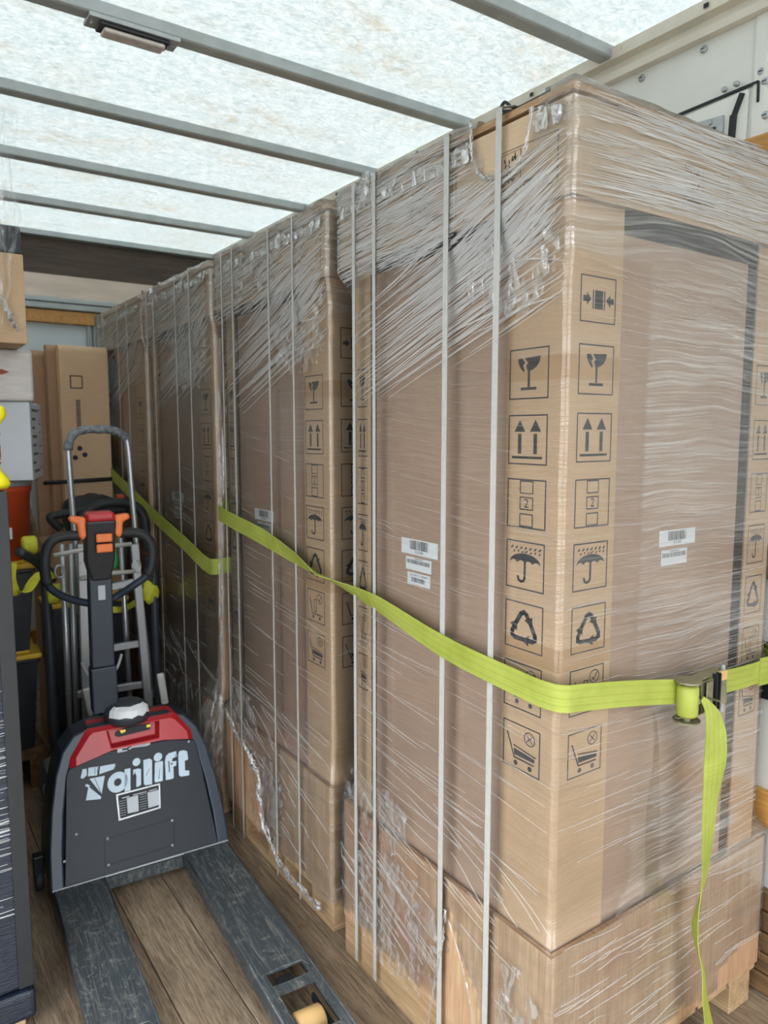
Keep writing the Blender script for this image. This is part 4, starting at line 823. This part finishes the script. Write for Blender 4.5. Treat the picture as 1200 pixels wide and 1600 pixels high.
# red cover with carrying recess
def cov(x, z, y): return (x, yf(z)+y, z)
m = MB(); rc = [(-.216, fpz-.012), (-.08, fpz+.020), (.12, fpz+.018), (.218, fpz), (.214, fpz+.035), (.170, fpz+.095), (.155, fpz+.105), (-.145, fpz+.105), (-.160, fpz+.095), (-.214, fpz+.02)]
n = len(rc); sh = [(x*.90, fpz+.05+(z-fpz-.05)*.80) for x, z in rc]
hole = [(-.075, fpz+.033), (.092, fpz+.035), (.098, fpz+.090), (-.085, fpz+.090)]
m.v += [cov(x, z, -.018) for x, z in rc]+[cov(x, z, -.036) for x, z in sh]+[(x*.96, .215, z+.004) for x, z in rc]
for i in range(n): j = (i+1) % n; m.f += [(i, j, n+j, n+i), (j, i, 2*n+i, 2*n+j)]; m.mi += [0, 0]
m.f.append(tuple(reversed(range(2*n, 3*n)))); m.mi.append(0)
# front face split around the recess: strips
F = [sh[0], sh[3], (.0, 0)]
o = len(m.v); m.v += [cov(x, z, -.036) for x, z in sh]+[cov(x, z, -.036) for x, z in hole]+[cov(x*.93, z, .0015) for x, z in hole]
S0, Hh, Hb = o, o+n, o+2*n-(n-4)
Hb = o+n+4
m.f += [(S0+0, S0+1, Hh+0), (S0+1, S0+2, Hh+1, Hh+0), (S0+2, S0+3, Hh+1), (S0+3, S0+4, Hh+1), (S0+4, S0+5, Hh+2, Hh+1), (S0+5, S0+6, Hh+2), (S0+6, S0+7, Hh+3, Hh+2), (S0+7, S0+8, Hh+3), (S0+8, S0+9, Hh+0, Hh+3), (S0+9, S0+0, Hh+0)]; m.mi += [0]*10
for i in range(4): j = (i+1) % 4; m.f.append((Hh+i, Hh+j, Hb+j, Hb+i)); m.mi.append(0)
m.f.append((Hb, Hb+1, Hb+2, Hb+3)); m.mi.append(0)
rcv = m.build('cover', 'red', jk, bevel=.003); rcv['label'] = 'red moulded plastic cover'
m = MB(); m.prism([(-.055, fpz+.060), (-.045, fpz+.052), (.068, fpz+.056), (.074, fpz+.066), (.066, fpz+.080), (-.02, fpz+.078), (-.05, fpz+.070)], lambda a, b, t: cov(a, b, t), -.002, .001); m.build('grip_opening', 'rubber', rcv)
dec([[(538, 338), (640, 318), (656, 332), (552, 356)]], 'sticker', 'hub', rcv, .004)
dec([[(574, 372), (690, 347), (692, 360), (578, 386)]], 'warning_strip', 'ink', rcv, .040)
for q in ([(538, 378), (572, 372), (574, 386), (548, 396)], [(694, 346), (718, 344), (718, 358), (696, 362)]): dec([q], 'yellow_sticker', 'sign', rcv, .0405)
# tiller base cap, shaft, head
c = jy(193, 1098, .18)
m = MB().lathe([(.078, -.03), (.080, .0), (.074, .022), (.058, .034), (.03, .040)], (c.x+.01, .18, .582), 'z', 26); m.build('pivot_cap', 'tube', jk, True)
m = MB(); vs = []
for k in range(9):
    a = -2.6+k*.26
    for r, z in ((.0822, .584+.006*math.sin(k*3)), (.0775, .6075), (.058+.004*math.sin(k*2), .6185)): vs.append((c.x+.01+r*math.cos(a), .18+r*math.sin(a), z))
m.add(vs, [(3*k+j, 3*k+3+j, 3*k+4+j, 3*k+1+j) for k in range(8) for j in range(2)]); m.build('torn_white_label', 'paper', jk, recalc=False)
TY = .21
b0, b1, b2 = jy(164, 1110, TY), jy(160, 1040, TY), jy(155, 890, TY)
MB().bar(b0, b1, .088, .06, (0, 1, 0)).build('shaft_sleeve', 'navy', jk, bevel=.005)
MB().bar(b1, b2, .078, .05, (0, 1, 0)).build('tiller_shaft', 'navy', jk, bevel=.005)
p = jy(159, 926, TY-.029); MB().box((p.x-.012, p.y-.001, p.z-.026), (p.x+.012, p.y, p.z+.026)).build('shaft_sticker', 'hub', jk)
h0, h1 = jy(157, 906, TY-.01), jy(155, 812, TY-.04)
m = MB(); hx0 = h0.x; secs = [(h0.z, .032, .030, h0.x, TY), (h0.z+.07, .048, .036, h0.x-.002, TY-.01), (h1.z, .050, .036, h1.x, TY-.045)]
for z, w, d, x, y in secs: m.v += [(x-w, y-d, z), (x+w, y-d, z), (x+w, y+d, z), (x-w, y+d, z)]
for i in range(2):
    for k in range(4): m.f.append((4*i+k, 4*i+(k+1) % 4, 4*i+4+(k+1) % 4, 4*i+4+k)); m.mi.append(0)
m.f += [(3, 2, 1, 0), (8, 9, 10, 11)]; m.mi += [0, 0]
hd = m.build('tiller_head', 'blackp', jk, bevel=.008, seg=3)
m = MB().box((h1.x-.047, TY-.083, h1.z-.004), (h1.x+.047, TY-.010, h1.z+.030)); m.build('belly_button', 'red', hd, bevel=.012, seg=3)
for dz in (-.072, -.108): MB().box((h1.x-.020, TY-.0865, h1.z+dz-.003), (h1.x+.034, TY-.072, h1.z+dz+.027)).build('push_button', 'orange', hd, bevel=.005)
for s in (-1, 1):
    m = MB(); m.prism([(0, .022), (.050, .030), (.056, .012), (.030, .0), (.026, -.045), (.012, -.058), (0, -.04)], lambda a, b, t: (h1.x+s*(.046+a), TY-.045+t, h1.z-.01+b), -.022, .022); m.build('thumb_lever', 'orange', hd, bevel=.008, seg=2)
def loop(pxs): return curve([jy(a, b, TY-.04+yy) for a, b, yy in pxs], 7)
for q, gr in (([(125, 837, 0), (100, 838, 0), (82, 845, 0), (72, 862, 0), (70, 890, 0), (76, 915, 0.01), (95, 930, .03), (125, 940, .05), (152, 944, .06)], 5), ([(186, 833, 0), (208, 832, 0), (226, 837, 0), (237, 853, 0), (237, 880, 0), (228, 900, .01), (205, 917, .03), (185, 930, .05), (168, 940, .06)], 5)):
    P = loop(q); k = 7*gr; MB().tube(P, .0135, 12).build('loop_handle', 'navy', hd, True); MB().tube(P[:k], .0175, 12).build('hand_grip', 'rubber', hd, True)
# underbody: mast posts, drive wheel, castors
MB().box((-.10, .08, .03), (.10, .28, .084)).build('chassis', 'blackm', jk, bevel=.005)
MB().lathe([(.085, -.035), (.095, -.028), (.095, .028), (.085, .035)], (0, .20, .096), 'x', 26).build('drive_wheel', 'rubber', jk, True)
for s in (-1, 1):
    cc = MB().lathe([(.034, -.014), (.038, -.01), (.038, .01), (.034, .014)], (s*.322, .17, .038), 'x', 20).build('castor', 'rubber', jk, True); MB().box((s*.322-.017, .15, .06), (s*.322+.017, .19, .13)).build('castor_bracket', 'blackm', cc, bevel=.004)

# ================================================================== ALUMINIUM HAND TRUCK (behind the pallet truck)
HY = 3.20
def w(px, py, y=HY): q = at(px, py, 1, y); return (q.x, q.y, q.z)
a_ = thing('aluminium_hand_truck', 'folded aluminium hand truck with tape-wrapped loop handle', 'hand truck', w(175, 1200))
al = a_.location.copy()
def ap(mb, name, mat, par=None, **k):
    o = mb.build(name, mat, None, **k); o.parent = par or a_
    if par is None: o.matrix_parent_inverse = Matrix.Translation(-al)
    return o
HB = HY+.04
hl_ = curve([w(126, 960, HB), w(118, 850, HB), w(112, 780, HB), w(107, 710, HB), w(108, 690, HB), w(118, 676, HB), w(140, 671, HB), w(175, 672, HB), w(192, 680, HB), w(200, 697, HB), w(206, 770, HB), w(213, 850, HB), w(220, 960, HB)], 6)
ap(MB().tube(hl_, .0125, 12), 'loop_handle', 'alu', smooth=True)
tp = hl_[19:53]; rnd = random.Random(5); ap(MB().tube(tp, [.0165+rnd.uniform(-.0015, .003) for _ in tp], 10), 'tape_wrap', 'tape', smooth=True)
for a, b in (((127, 850), (136, 1130)), ((210, 850), (232, 1110))):
    ap(MB().bar(w(*a), w(*b), .034, .022, (0, 1, 0)), 'rail', 'alu', bevel=.003)
for a, b, r in (((97, 850), (112, 1200), .013), ((111, 850), (122, 1200), .013), ((188, 830), (205, 1130), .012), ((150, 940), (158, 1060), .010), ((222, 950), (238, 1090), .012)):
    ap(MB().tube([w(*a, HY+.10), w((a[0]+b[0])/2, (a[1]+b[1])/2, HY+.10), w(*b, HY+.10)], r, 10), 'frame_tube', 'alu', smooth=True)
for a, b in (((128, 928), (222, 906)), ((130, 1020), (224, 1004)), ((120, 1085), (228, 1068))):
    ap(MB().bar(w(*a, HY+.02), w(*b, HY+.02), .030, .024, (0, 1, 0)), 'crossbar', 'alu', bevel=.003); q = w(*a)
for a, b in (((84, 868), (205, 850)), ((126, 905), (208, 893))):
    ap(MB().tube([w(*a, HY-.02), w((a[0]+b[0])/2, (a[1]+b[1])/2-3, HY-.03), w(*b, HY-.02)], .009, 10), 'round_bar', 'wpl', smooth=True)
for q in ((93, 893), (213, 885)):
    c = Vector(w(*q, HY-.01)); ap(MB().tube([c+Vector((.018*math.cos(t*.52), 0, .026*math.sin(t*.52))) for t in range(12)], .005, 8, closed=True), 'hook', 'alu', smooth=True)
for a, b in (((134, 1075), (144, 1118)), ((250, 1052), (258, 1100))):
    ap(MB().bar(w(*a, HY-.03), w(*b, HY-.03), .032, .02, (0, 1, 0)), 'skid_runner', 'wpl', bevel=.008)
ap(MB().bar(w(148, 1105, HY-.02), w(149, 1122, HY-.02), .02, .02, (0, 1, 0)), 'green_block', 'teal', bevel=.002)
ap(MB().tube(curve([w(128, 1035, HY-.02), w(140, 1056, HY-.02), w(165, 1058, HY-.02), w(182, 1045, HY-.02), w(190, 1022, HY-.02)], 6), .006, 8), 'bent_rod', 'wpl', smooth=True)
ap(MB().box((.66, HY+.02, .012), (1.02, HY+.20, .022)), 'toe_plate', 'alu', bevel=.003)
for s in (.64, 1.02): ap(MB().lathe([(.05, -.022), (.09, -.026), (.102, -.014), (.102, .014), (.09, .026), (.05, .022)], (s, HY+.20, .104), 'x', 26), 'wheel', 'rubber', smooth=True)
for sx_ in (.70, .96): ap(MB().tube([(sx_, HY+.11, .02), (sx_, HY+.06, .3), (sx_, HY+.03, .45)], .014, 10), 'lower_strut', 'alu', smooth=True)
# black tube cart with red base
CY = 3.46
def w2(px, py, y=CY): q = at(px, py, 1, y); return (q.x, q.y, q.z)
b_ = thing('black_hand_truck', 'black tube hand truck on red base with dusty tyres, behind the aluminium one', 'hand truck', w2(150, 1230)); bl = b_.location.copy()
def bp(mb, name, mat, **k):
    o = mb.build(name, mat, None, **k); o.parent = b_; o.matrix_parent_inverse = Matrix.Translation(-bl); return o
xl, xr_ = w2(78, 1000)[0], w2(243, 1000)[0]
bp(MB().tube(curve([(xl, CY, .03), (xl, CY, .6), (xl-.005, CY, .98), w2(82, 905), w2(60, 880, CY-.05), w2(30, 862, CY-.15)], 6), .020, 12), 'side_tube', 'tube', smooth=True)
bp(MB().tube(curve([(xr_, CY, .03), (xr_, CY, .6), (xr_, CY, .98), w2(236, 905), w2(232, 870)], 6), .020, 12), 'side_tube', 'tube', smooth=True)
bp(MB().tube(curve([w2(120, 820), w2(135, 800), w2(158, 788), w2(185, 785), w2(210, 790), w2(224, 805), w2(228, 830), w2(230, 860)], 6), .021, 12), 'loop_grip', 'rubber', smooth=True)
bp(MB().tube(curve([w2(95, 826, CY+.05), w2(80, 812, CY+.05), w2(84, 806, CY+.05), w2(120, 800, CY+.05), w2(200, 795, CY+.05)], 6), .019, 12), 'rear_grip', 'rubber', smooth=True)
bp(MB().bar((xl-.02, CY-.42, .10), (xl+.01, CY+.1, .10), .04, .04), 'base_rail', 'redbase', bevel=.004)
bp(MB().bar((xr_, CY-.2, .10), (xr_, CY+.1, .10), .04, .04), 'base_rail', 'redbase', bevel=.004)
bp(MB().bar((xl-.02, CY+.02, .10), (xr_, CY+.02, .10), .04, .04), 'base_rail', 'redbase', bevel=.004)
def tyre(x, y, z, R):
    bp(MB().lathe([(R*.62, -.032), (R*.86, -.036), (R*.98, -.022), (R, 0), (R*.98, .022), (R*.86, .036), (R*.62, .032)], (x, y, z), 'x', 28), 'tyre', 'tyre', smooth=True)
    bp(MB().lathe([(R*.18, -.040), (R*.25, -.030), (R*.60, -.024), (R*.62, .024), (R*.25, .030), (R*.18, .040)], (x, y, z), 'x', 24), 'rim', 'hub', smooth=True)
q = w2(83, 1195, CY-.28); tyre(q[0], CY-.28, .13, .128); tyre(xr_-.07, CY+.0, .13, .128)
# yellow webbing draped over the tubes
def drape(pts, hw, label, name='webbing_loop', wd=(0, 0, 1)):
    P = curve(pts, 8); V = []
    for i, p in enumerate(P):
        d = (P[min(i+1, len(P)-1)]-P[max(i-1, 0)]).normalized(); x = Vector(wd); V.append((x-d*x.dot(d)).normalized()*hw)
    o = ribbon(P, V, .002, name, 'lemon'); return tag(o, label, 'strap', 'loose yellow straps on the hand trucks')
drape([w2(18, 880, 3.2), w2(16, 905, 3.18), w2(24, 925, 3.17), w2(42, 922, 3.17), w2(56, 903, 3.18), w2(68, 893, 3.2), w2(80, 905, 3.22)], .024, 'yellow strap hanging in a loop beside the black tote', wd=(.75, -.6, .25))
o = MB().lathe([(.034, -.028), (.040, -.02), (.040, .02), (.034, .028)], w2(46, 852, 3.4), 'x', 18); tag(o.build('strap_roll', 'lemon', None, True), 'small rolled yellow strap lying below the orange bucket', 'strap')
def bunch(px, py, y, r, label, seed):
    c = Vector(w2(px, py, y)); m = MB(); n = 16; R_ = 12
    for i in range(R_+1):
        for k in range(n):
            th = math.pi*i/R_; ph = 2*math.pi*k/n; d = Vector((math.sin(th)*math.cos(ph), math.sin(th)*math.sin(ph)*.7, math.cos(th)*1.4)); q = c+d*r*(1+.35*noise.noise(d*2.1+Vector((seed, 0, 0)))+.12*noise.noise(d*7)); m.v.append(tuple(q))
    for i in range(R_):
        for k in range(n): m.f.append((i*n+k, i*n+(k+1) % n, (i+1)*n+(k+1) % n, (i+1)*n+k)); m.mi.append(0)
    return tag(m.build('strap_bundle', 'lemon', None, True), label, 'strap')
bunch(235, 925, CY+.0, .040, 'bunched yellow webbing tied to the right tube of the black hand truck', 1)
bunch(86, 928, CY-.04, .032, 'bunched yellow webbing tied to the left tube of the black hand truck', 4)
drape([w2(215, 940, 3.43), w2(190, 952, 3.4), w2(160, 950, 3.4), w2(130, 935, 3.4), w2(95, 930, 3.41)], .014, 'yellow strap slung level between the tubes of the hand trucks')
# small things on the trucks
tag(MB().lathe([(.018, 0), (.022, .01), (.022, .05), (.010, .065), (.010, .08)], w2(180, 888, 3.38), 'z', 14).build('spray_bottle', 'green', None, True), 'small green bottle seen between the hand truck rails', 'bottle')

# ================================================================== BACK LEFT: TOTES, BUCKET, BOXES, CARDBOARD
def bx(name, mat, x0, x1, y0, y1, z0, z1, label, cat, bev=.006, **k):
    return tag(MB().box((x0, y0, z0), (x1, y1, z1)).build(name, mat, None, bevel=bev), label, cat)
def tote(x0, x1, y0, y1, z0, z1, label):
    t = thing('storage_tote', label, 'tote', ((x0+x1)/2, (y0+y1)/2, z0), 0, 'black totes with yellow lids'); a, b, h = (x1-x0)/2, (y1-y0)/2, z1-z0
    m = MB(); n = 0; prof_ = [(0, .90), (h-.05, 1.0), (h-.05, 1.03), (h-.035, 1.03)]
    for z, s in prof_: m.v += [(-a*s, -b*s, z), (a*s, -b*s, z), (a*s, b*s, z), (-a*s, b*s, z)]
    for i in range(3):
        for k in range(4): m.f.append((4*i+k, 4*i+(k+1) % 4, 4*i+4+(k+1) % 4, 4*i+4+k)); m.mi.append(0)
    m.f += [(3, 2, 1, 0), (12, 13, 14, 15)]; m.mi += [0, 0]; m.build('tub', 'blackp', t, bevel=.01)
    for s in (-1, 0, 1): m = MB().box((s*a*.5-.012, -b*1.01, h*.15), (s*a*.5+.012, -b*.93, h-.06)); m.build('rib', 'blackp', t, bevel=.003)
    l = MB().box((-a*1.06, -b*1.06, h-.034), (a*1.06, b*1.06, h-.012)); l.box((-a*.9, -b*.9, h-.012), (a*.9, b*.9, h)); l.build('lid', 'yellow', t, bevel=.010, seg=3)
    for s in (-1, 1): MB().box((a*1.03, s*b*.4-.04, h-.045), (a*1.10, s*b*.4+.04, h-.018)).build('latch', 'yellow', t, bevel=.006)
    return t
tx1 = w2(80, 1020, 3.45)[0]
tote(.02, .56, 3.56, 4.02, .16, .62, 'lower black storage tote with yellow lid under the orange bucket')
tote(.02, .56, 3.56, 4.02, .62, 1.03, 'upper black storage tote standing on the lower one under the orange bucket')
pd = MB()
for k in range(5): pd.box((.0, 3.52+k*.115, .135), (.58, 3.52+k*.115+.10, .158))
for x in (.0, .25, .50): pd.box((x, 3.52, 0.0), (x+.08, 4.08, .134))
pd.build('x', 'oldwood'); o = bpy.data.objects['x']; o.name = 'low_pallet'; tag(o, 'weathered pallet under the black totes', 'pallet')
# bucket
bq = thing('plastic_bucket', 'orange plastic bucket standing under the white carton', 'bucket', (.44, 3.70, 1.031))
MB().lathe([(.125, 0), (.145, .30), (.152, .305), (.152, .325), (.146, .33)], (0, 0, 0), 'z', 32).build('pail', 'bucket', bq, True); MB().lathe([(.153, .330), (.156, .332), (.156, .352), (.140, .358)], (0, 0, 0), 'z', 32).build('lid', 'hub', bq, True)
m = MB(); m.box((-.045, -.135, .10), (.045, -.128, .15)); m.build('label_patch', 'paper', bq)
# white carton (printed side), film-wrapped box, tall carton, dark tray
wx1 = w2(45, 700, 3.45)[0]
wb = thing('white_carton', 'white carton with printed side on top of the orange bucket', 'box', (.415, 3.70, 1.391), math.radians(-17))
MB().box((-.24, -.17, 0), (.21, .17, .335)).build('carton_body', 'whitebox', wb, bevel=.004)
p = P2(); rr = random.Random(2)
for k in range(8): p.rect(.03+rr.uniform(0, .02), .03+k*.038, .10+rr.uniform(0, .12), .042+k*.038)
for k in range(3): p.frame(.24, .04+k*.10, .30, .11+k*.10, .006)
flat(p, lambda a, b: (.2105, -.165+a, b), 'printed_text', 'tube', wb)
p = P2().ring(.06, .20, .012, .006).rect(.04, .10, .07, .15); flat(p, lambda a, b: (.02+a, -.1705, b), 'printed_mark', 'redbase', wb)
wr_ = thing('wrapped_carton', 'film-wrapped pale carton resting on the white carton', 'box', (.378, 3.66, 1.728), math.radians(-4)); MB().box((-.24, -.18, 0), (.22, .18, .215)).build('carton_body', 'wraprag', wr_, bevel=.012, seg=3)
m = MB().prism([(-.03, .0), (.0, .012), (.03, .0), (.0, -.012)], lambda a, b, t: (.10+a, t, .12+b), -.1815, -.180); m.build('torn_patch', 'orbr', wr_)
tc_ = thing('tall_brown_carton', 'brown carton with dark upper band under loose film at the top left', 'box', (.28, 3.42, 1.945))
MB().box((-.30, -.16, 0), (.255, .30, .345)).build('carton_body', 'flat', tc_, bevel=.004); MB().box((-.30, -.16, .346), (.250, .30, .45)).build('dark_band', 'blackp', tc_, bevel=.006)
dr = hanging(tc_, [(.10, -.20, .98, .30), (.11, -.20, .70, .30), (.12, -.20, .42, .28), (.12, -.20, .2, .20), (.10, -.20, .06, .12)], 14, 'loose_film'); 
for v in dr.data.vertices: x, y, z = v.co; v.co = (x*.0+.10+(y+.20)*1.0, -.20+(x-.11)*.6, z)
c0 = Vector(at(0, 462, 1, 3.2)); c1 = Vector(at(14, 490, 1, 3.2)); c2 = Vector(at(30, 516, 1, 3.2))
m = MB(); rnd = random.Random(9)
for k in range(3):
    P = curve([c0, c1, Vector(at(17, 500, 1, 3.2)), c2], 8); m.tube([p+Vector((rnd.gauss(0, .004), rnd.gauss(0, .004), rnd.gauss(0, .004))) for p in P], [.004+.004*rnd.random() for _ in P], 6)
m.v = [(a-tc_.location.x, b-tc_.location.y, c-tc_.location.z) for a, b, c in m.v]; m.build('film_rope', 'crumple2', tc_, True)
# cardboard sheets standing against the headboard
for k, (x0, x1, y, z1, nm) in enumerate(((.845, 1.094, 4.28, 2.08, 'front brown cardboard sheet standing on edge, printed, before the headboard'), (.800, 1.08, 4.36, 2.085, 'middle cardboard sheet standing behind the printed one'), (.74, 1.06, 4.44, 2.06, 'rearmost darker cardboard sheet standing behind the other two'))):
    t = thing('cardboard_sheet', nm, 'cardboard', ((x0+x1)/2, y, .02), 0, 'cardboard sheets standing at the back'); hw = (x1-x0)/2
    m = MB(); R_ = 10; pr = [(-.035, 0), (-.035, z1-.06)]+[(-.035+.035*(1-math.cos(a*math.pi/2/6)), z1-.06+.04*math.sin(a*math.pi/2/6)) for a in range(1, 7)]+[(.035, z1-.02), (.035, 0)]
    m.prism(pr, lambda a, b, tt: (tt, a, b-.02), -hw, hw); m.build('folded_board', 'flat' if k == 0 else 'kdark', t, smooth=False)
    if k == 0:
        p = P2(); p.frame(.05, 1.83, .115, 1.90, .006); 
        for j in range(14): p.rect(.075, 1.62+j*.011, .098, 1.627+j*.011)
        for q in ((.06, 1.46), (.11, 1.475), (.085, 1.51)): p.disc(*q, .014, 9)
        flat(p, lambda a, b: (-hw+a, -.0356, b-.02), 'print', 'ink', t)
tag(MB().tube([(.74, 4.235, 1.33), (.95, 4.235, 1.335), (1.10, 4.235, 1.34)], .011, 8).build('bungee_cord', 'rubber', None, True), 'black bungee cord stretched across the cardboard sheets', 'cord')
# boxes below, leaning board, black bag with orange edge
tote(.64, 1.0, 3.70, 3.93, .0, .80, 'black storage tote with yellow lid behind the hand trucks')
bx('brown_carton', 'kdark', .66, 1.06, 3.98, 4.2, .0, 1.05, 'brown carton standing at the back behind the hand trucks', 'box')
t = MB(); a, b = Vector(w2(62, 775, 3.95)), Vector(w2(100, 850, 3.7)); t.prism([(3.72, .95), (3.72, 1.02), (4.16, 1.30), (4.16, 1.12)], lambda y, z, tt: (tt, y, z), .62, .64); tag(t.build('leaning_board', 'oldwood', None, bevel=.002), 'brown board leaning beside the orange bucket', 'board')
bg_ = thing('black_bag', 'black soft bag with an orange edge below the cardboard sheets', 'bag', (.93, 4.06, 1.051))
m = MB(); n = 20; R_ = 12
for i in range(R_+1):
    for k in range(n):
        th = math.pi*i/R_; ph = 2*math.pi*k/n; s_p = lambda v_, e: math.copysign(abs(v_)**e, v_); d = Vector((s_p(math.sin(th), .6)*s_p(math.cos(ph), .6)*.135, s_p(math.sin(th), .6)*s_p(math.sin(ph), .6)*.09, (s_p(math.cos(th), .7)+1)*.11)); d += d*.10*noise.noise(d*14); d.z = max(0, d.z); m.v.append(tuple(d))
for i in range(R_):
    for k in range(n): m.f.append((i*n+k, i*n+(k+1) % n, (i+1)*n+(k+1) % n, (i+1)*n+k)); m.mi.append(0)
m.build('bag_body', 'rubber', bg_, True); MB().box((.115, -.10, .10), (.150, -.05, .22)).build('orange_edge', 'bucket', bg_, bevel=.008)
# ================================================================== NEAR LEFT: DARK WRAPPED CABINET AND STRAP HANK
cb = thing('dark_wrapped_cabinet', 'tall dark cabinet wrapped in clear film at the left edge', 'cabinet', (.0, 2.50, 0))
MB().box((-.38, -.45, .118), (.262, .45, 1.455)).build('cabinet_body', 'gloss_black', cb, bevel=.012, seg=3)
MB().prism([(.235, -.4505), (.235, -.4575), (.272, -.4575), (.272, -.40), (.2625, -.40), (.2625, -.4505)], lambda a, b, t: (a, b, t), .125, 1.452).build('edge_protector', 'rubber', cb, bevel=.002)
MB().box((-.38, -.46, .03), (.275, .46, .112)).build('wrapped_base', 'gloss_black', cb, bevel=.014, seg=3)
MB().box((-.38, -.43, 0), (.25, .43, .029)).build('skid', 'pallet', cb, bevel=.003)
m = MB(); rnd = random.Random(4)
for k in range(230):
    z = rnd.choice((rnd.uniform(.15, 1.42), rnd.gauss(.55, .05), rnd.gauss(.75, .06), rnd.gauss(1.2, .08))); x = rnd.uniform(-.40, .1); l = rnd.uniform(.1, .45); n_ = 8; o = len(m.v); ww = rnd.choice((.0006, .0009, .0016)); sl = rnd.uniform(-.01, .02)
    z = min(max(z, .14), 1.44)
    for i in range(n_+1): t_ = i/n_; xx = min(x+l*t_, .235); q = ww*math.sin(math.pi*(i+.2)/(n_+.4)); zz = z+sl*t_+.003*noise.noise((k, t_*2, 0)); m.v += [(xx, -.4515, zz-q), (xx, -.4535, zz), (xx, -.4515, zz+q)]
    for i in range(n_): a = o+3*i; m.f += [(a, a+1, a+4, a+3), (a+1, a+2, a+5, a+4)]; m.mi += [0, 0]
m.build('film_crease', K['crumple3'], cb, True, recalc=False)['kind'] = 'stuff'
hk = thing('strap_hank', 'bright yellow strap hank bound with twine on top of the dark cabinet', 'strap', (.238, 2.10, 1.456))
m = MB(); prf = [(.0, .040), (.012, .046), (.028, .040), (.045, .028), (.09, .024), (.15, .026), (.17, .036), (.185, .046), (.205, .044), (.212, .030)]
n = 20
for z, r in prf:
    for k in range(n): a = 2*math.pi*k/n; rr = r*(1+.10*math.cos(3*a+z*8)+.07*noise.noise((a*2, z*20, 3))); m.v.append((rr*math.cos(a), rr*math.sin(a)*.8, z))
for i in range(len(prf)-1):
    for k in range(n): m.f.append((i*n+k, i*n+(k+1) % n, (i+1)*n+(k+1) % n, (i+1)*n+k)); m.mi.append(0)
m.f += [tuple(range(n)), tuple(range((len(prf)-1)*n, len(prf)*n))]; m.mi += [0, 0]
m.build('folded_webbing', 'yellow2', hk, True, bevel=0)
m = MB()
for k in range(7): z = .065+k*.011; m.tube([(.030*math.cos(a*.45), .025*math.sin(a*.45), z+.004*math.sin(a*.45)) for a in range(14)], .0018, 5, closed=True)
m.build('twine', 'oldwood', hk, True)
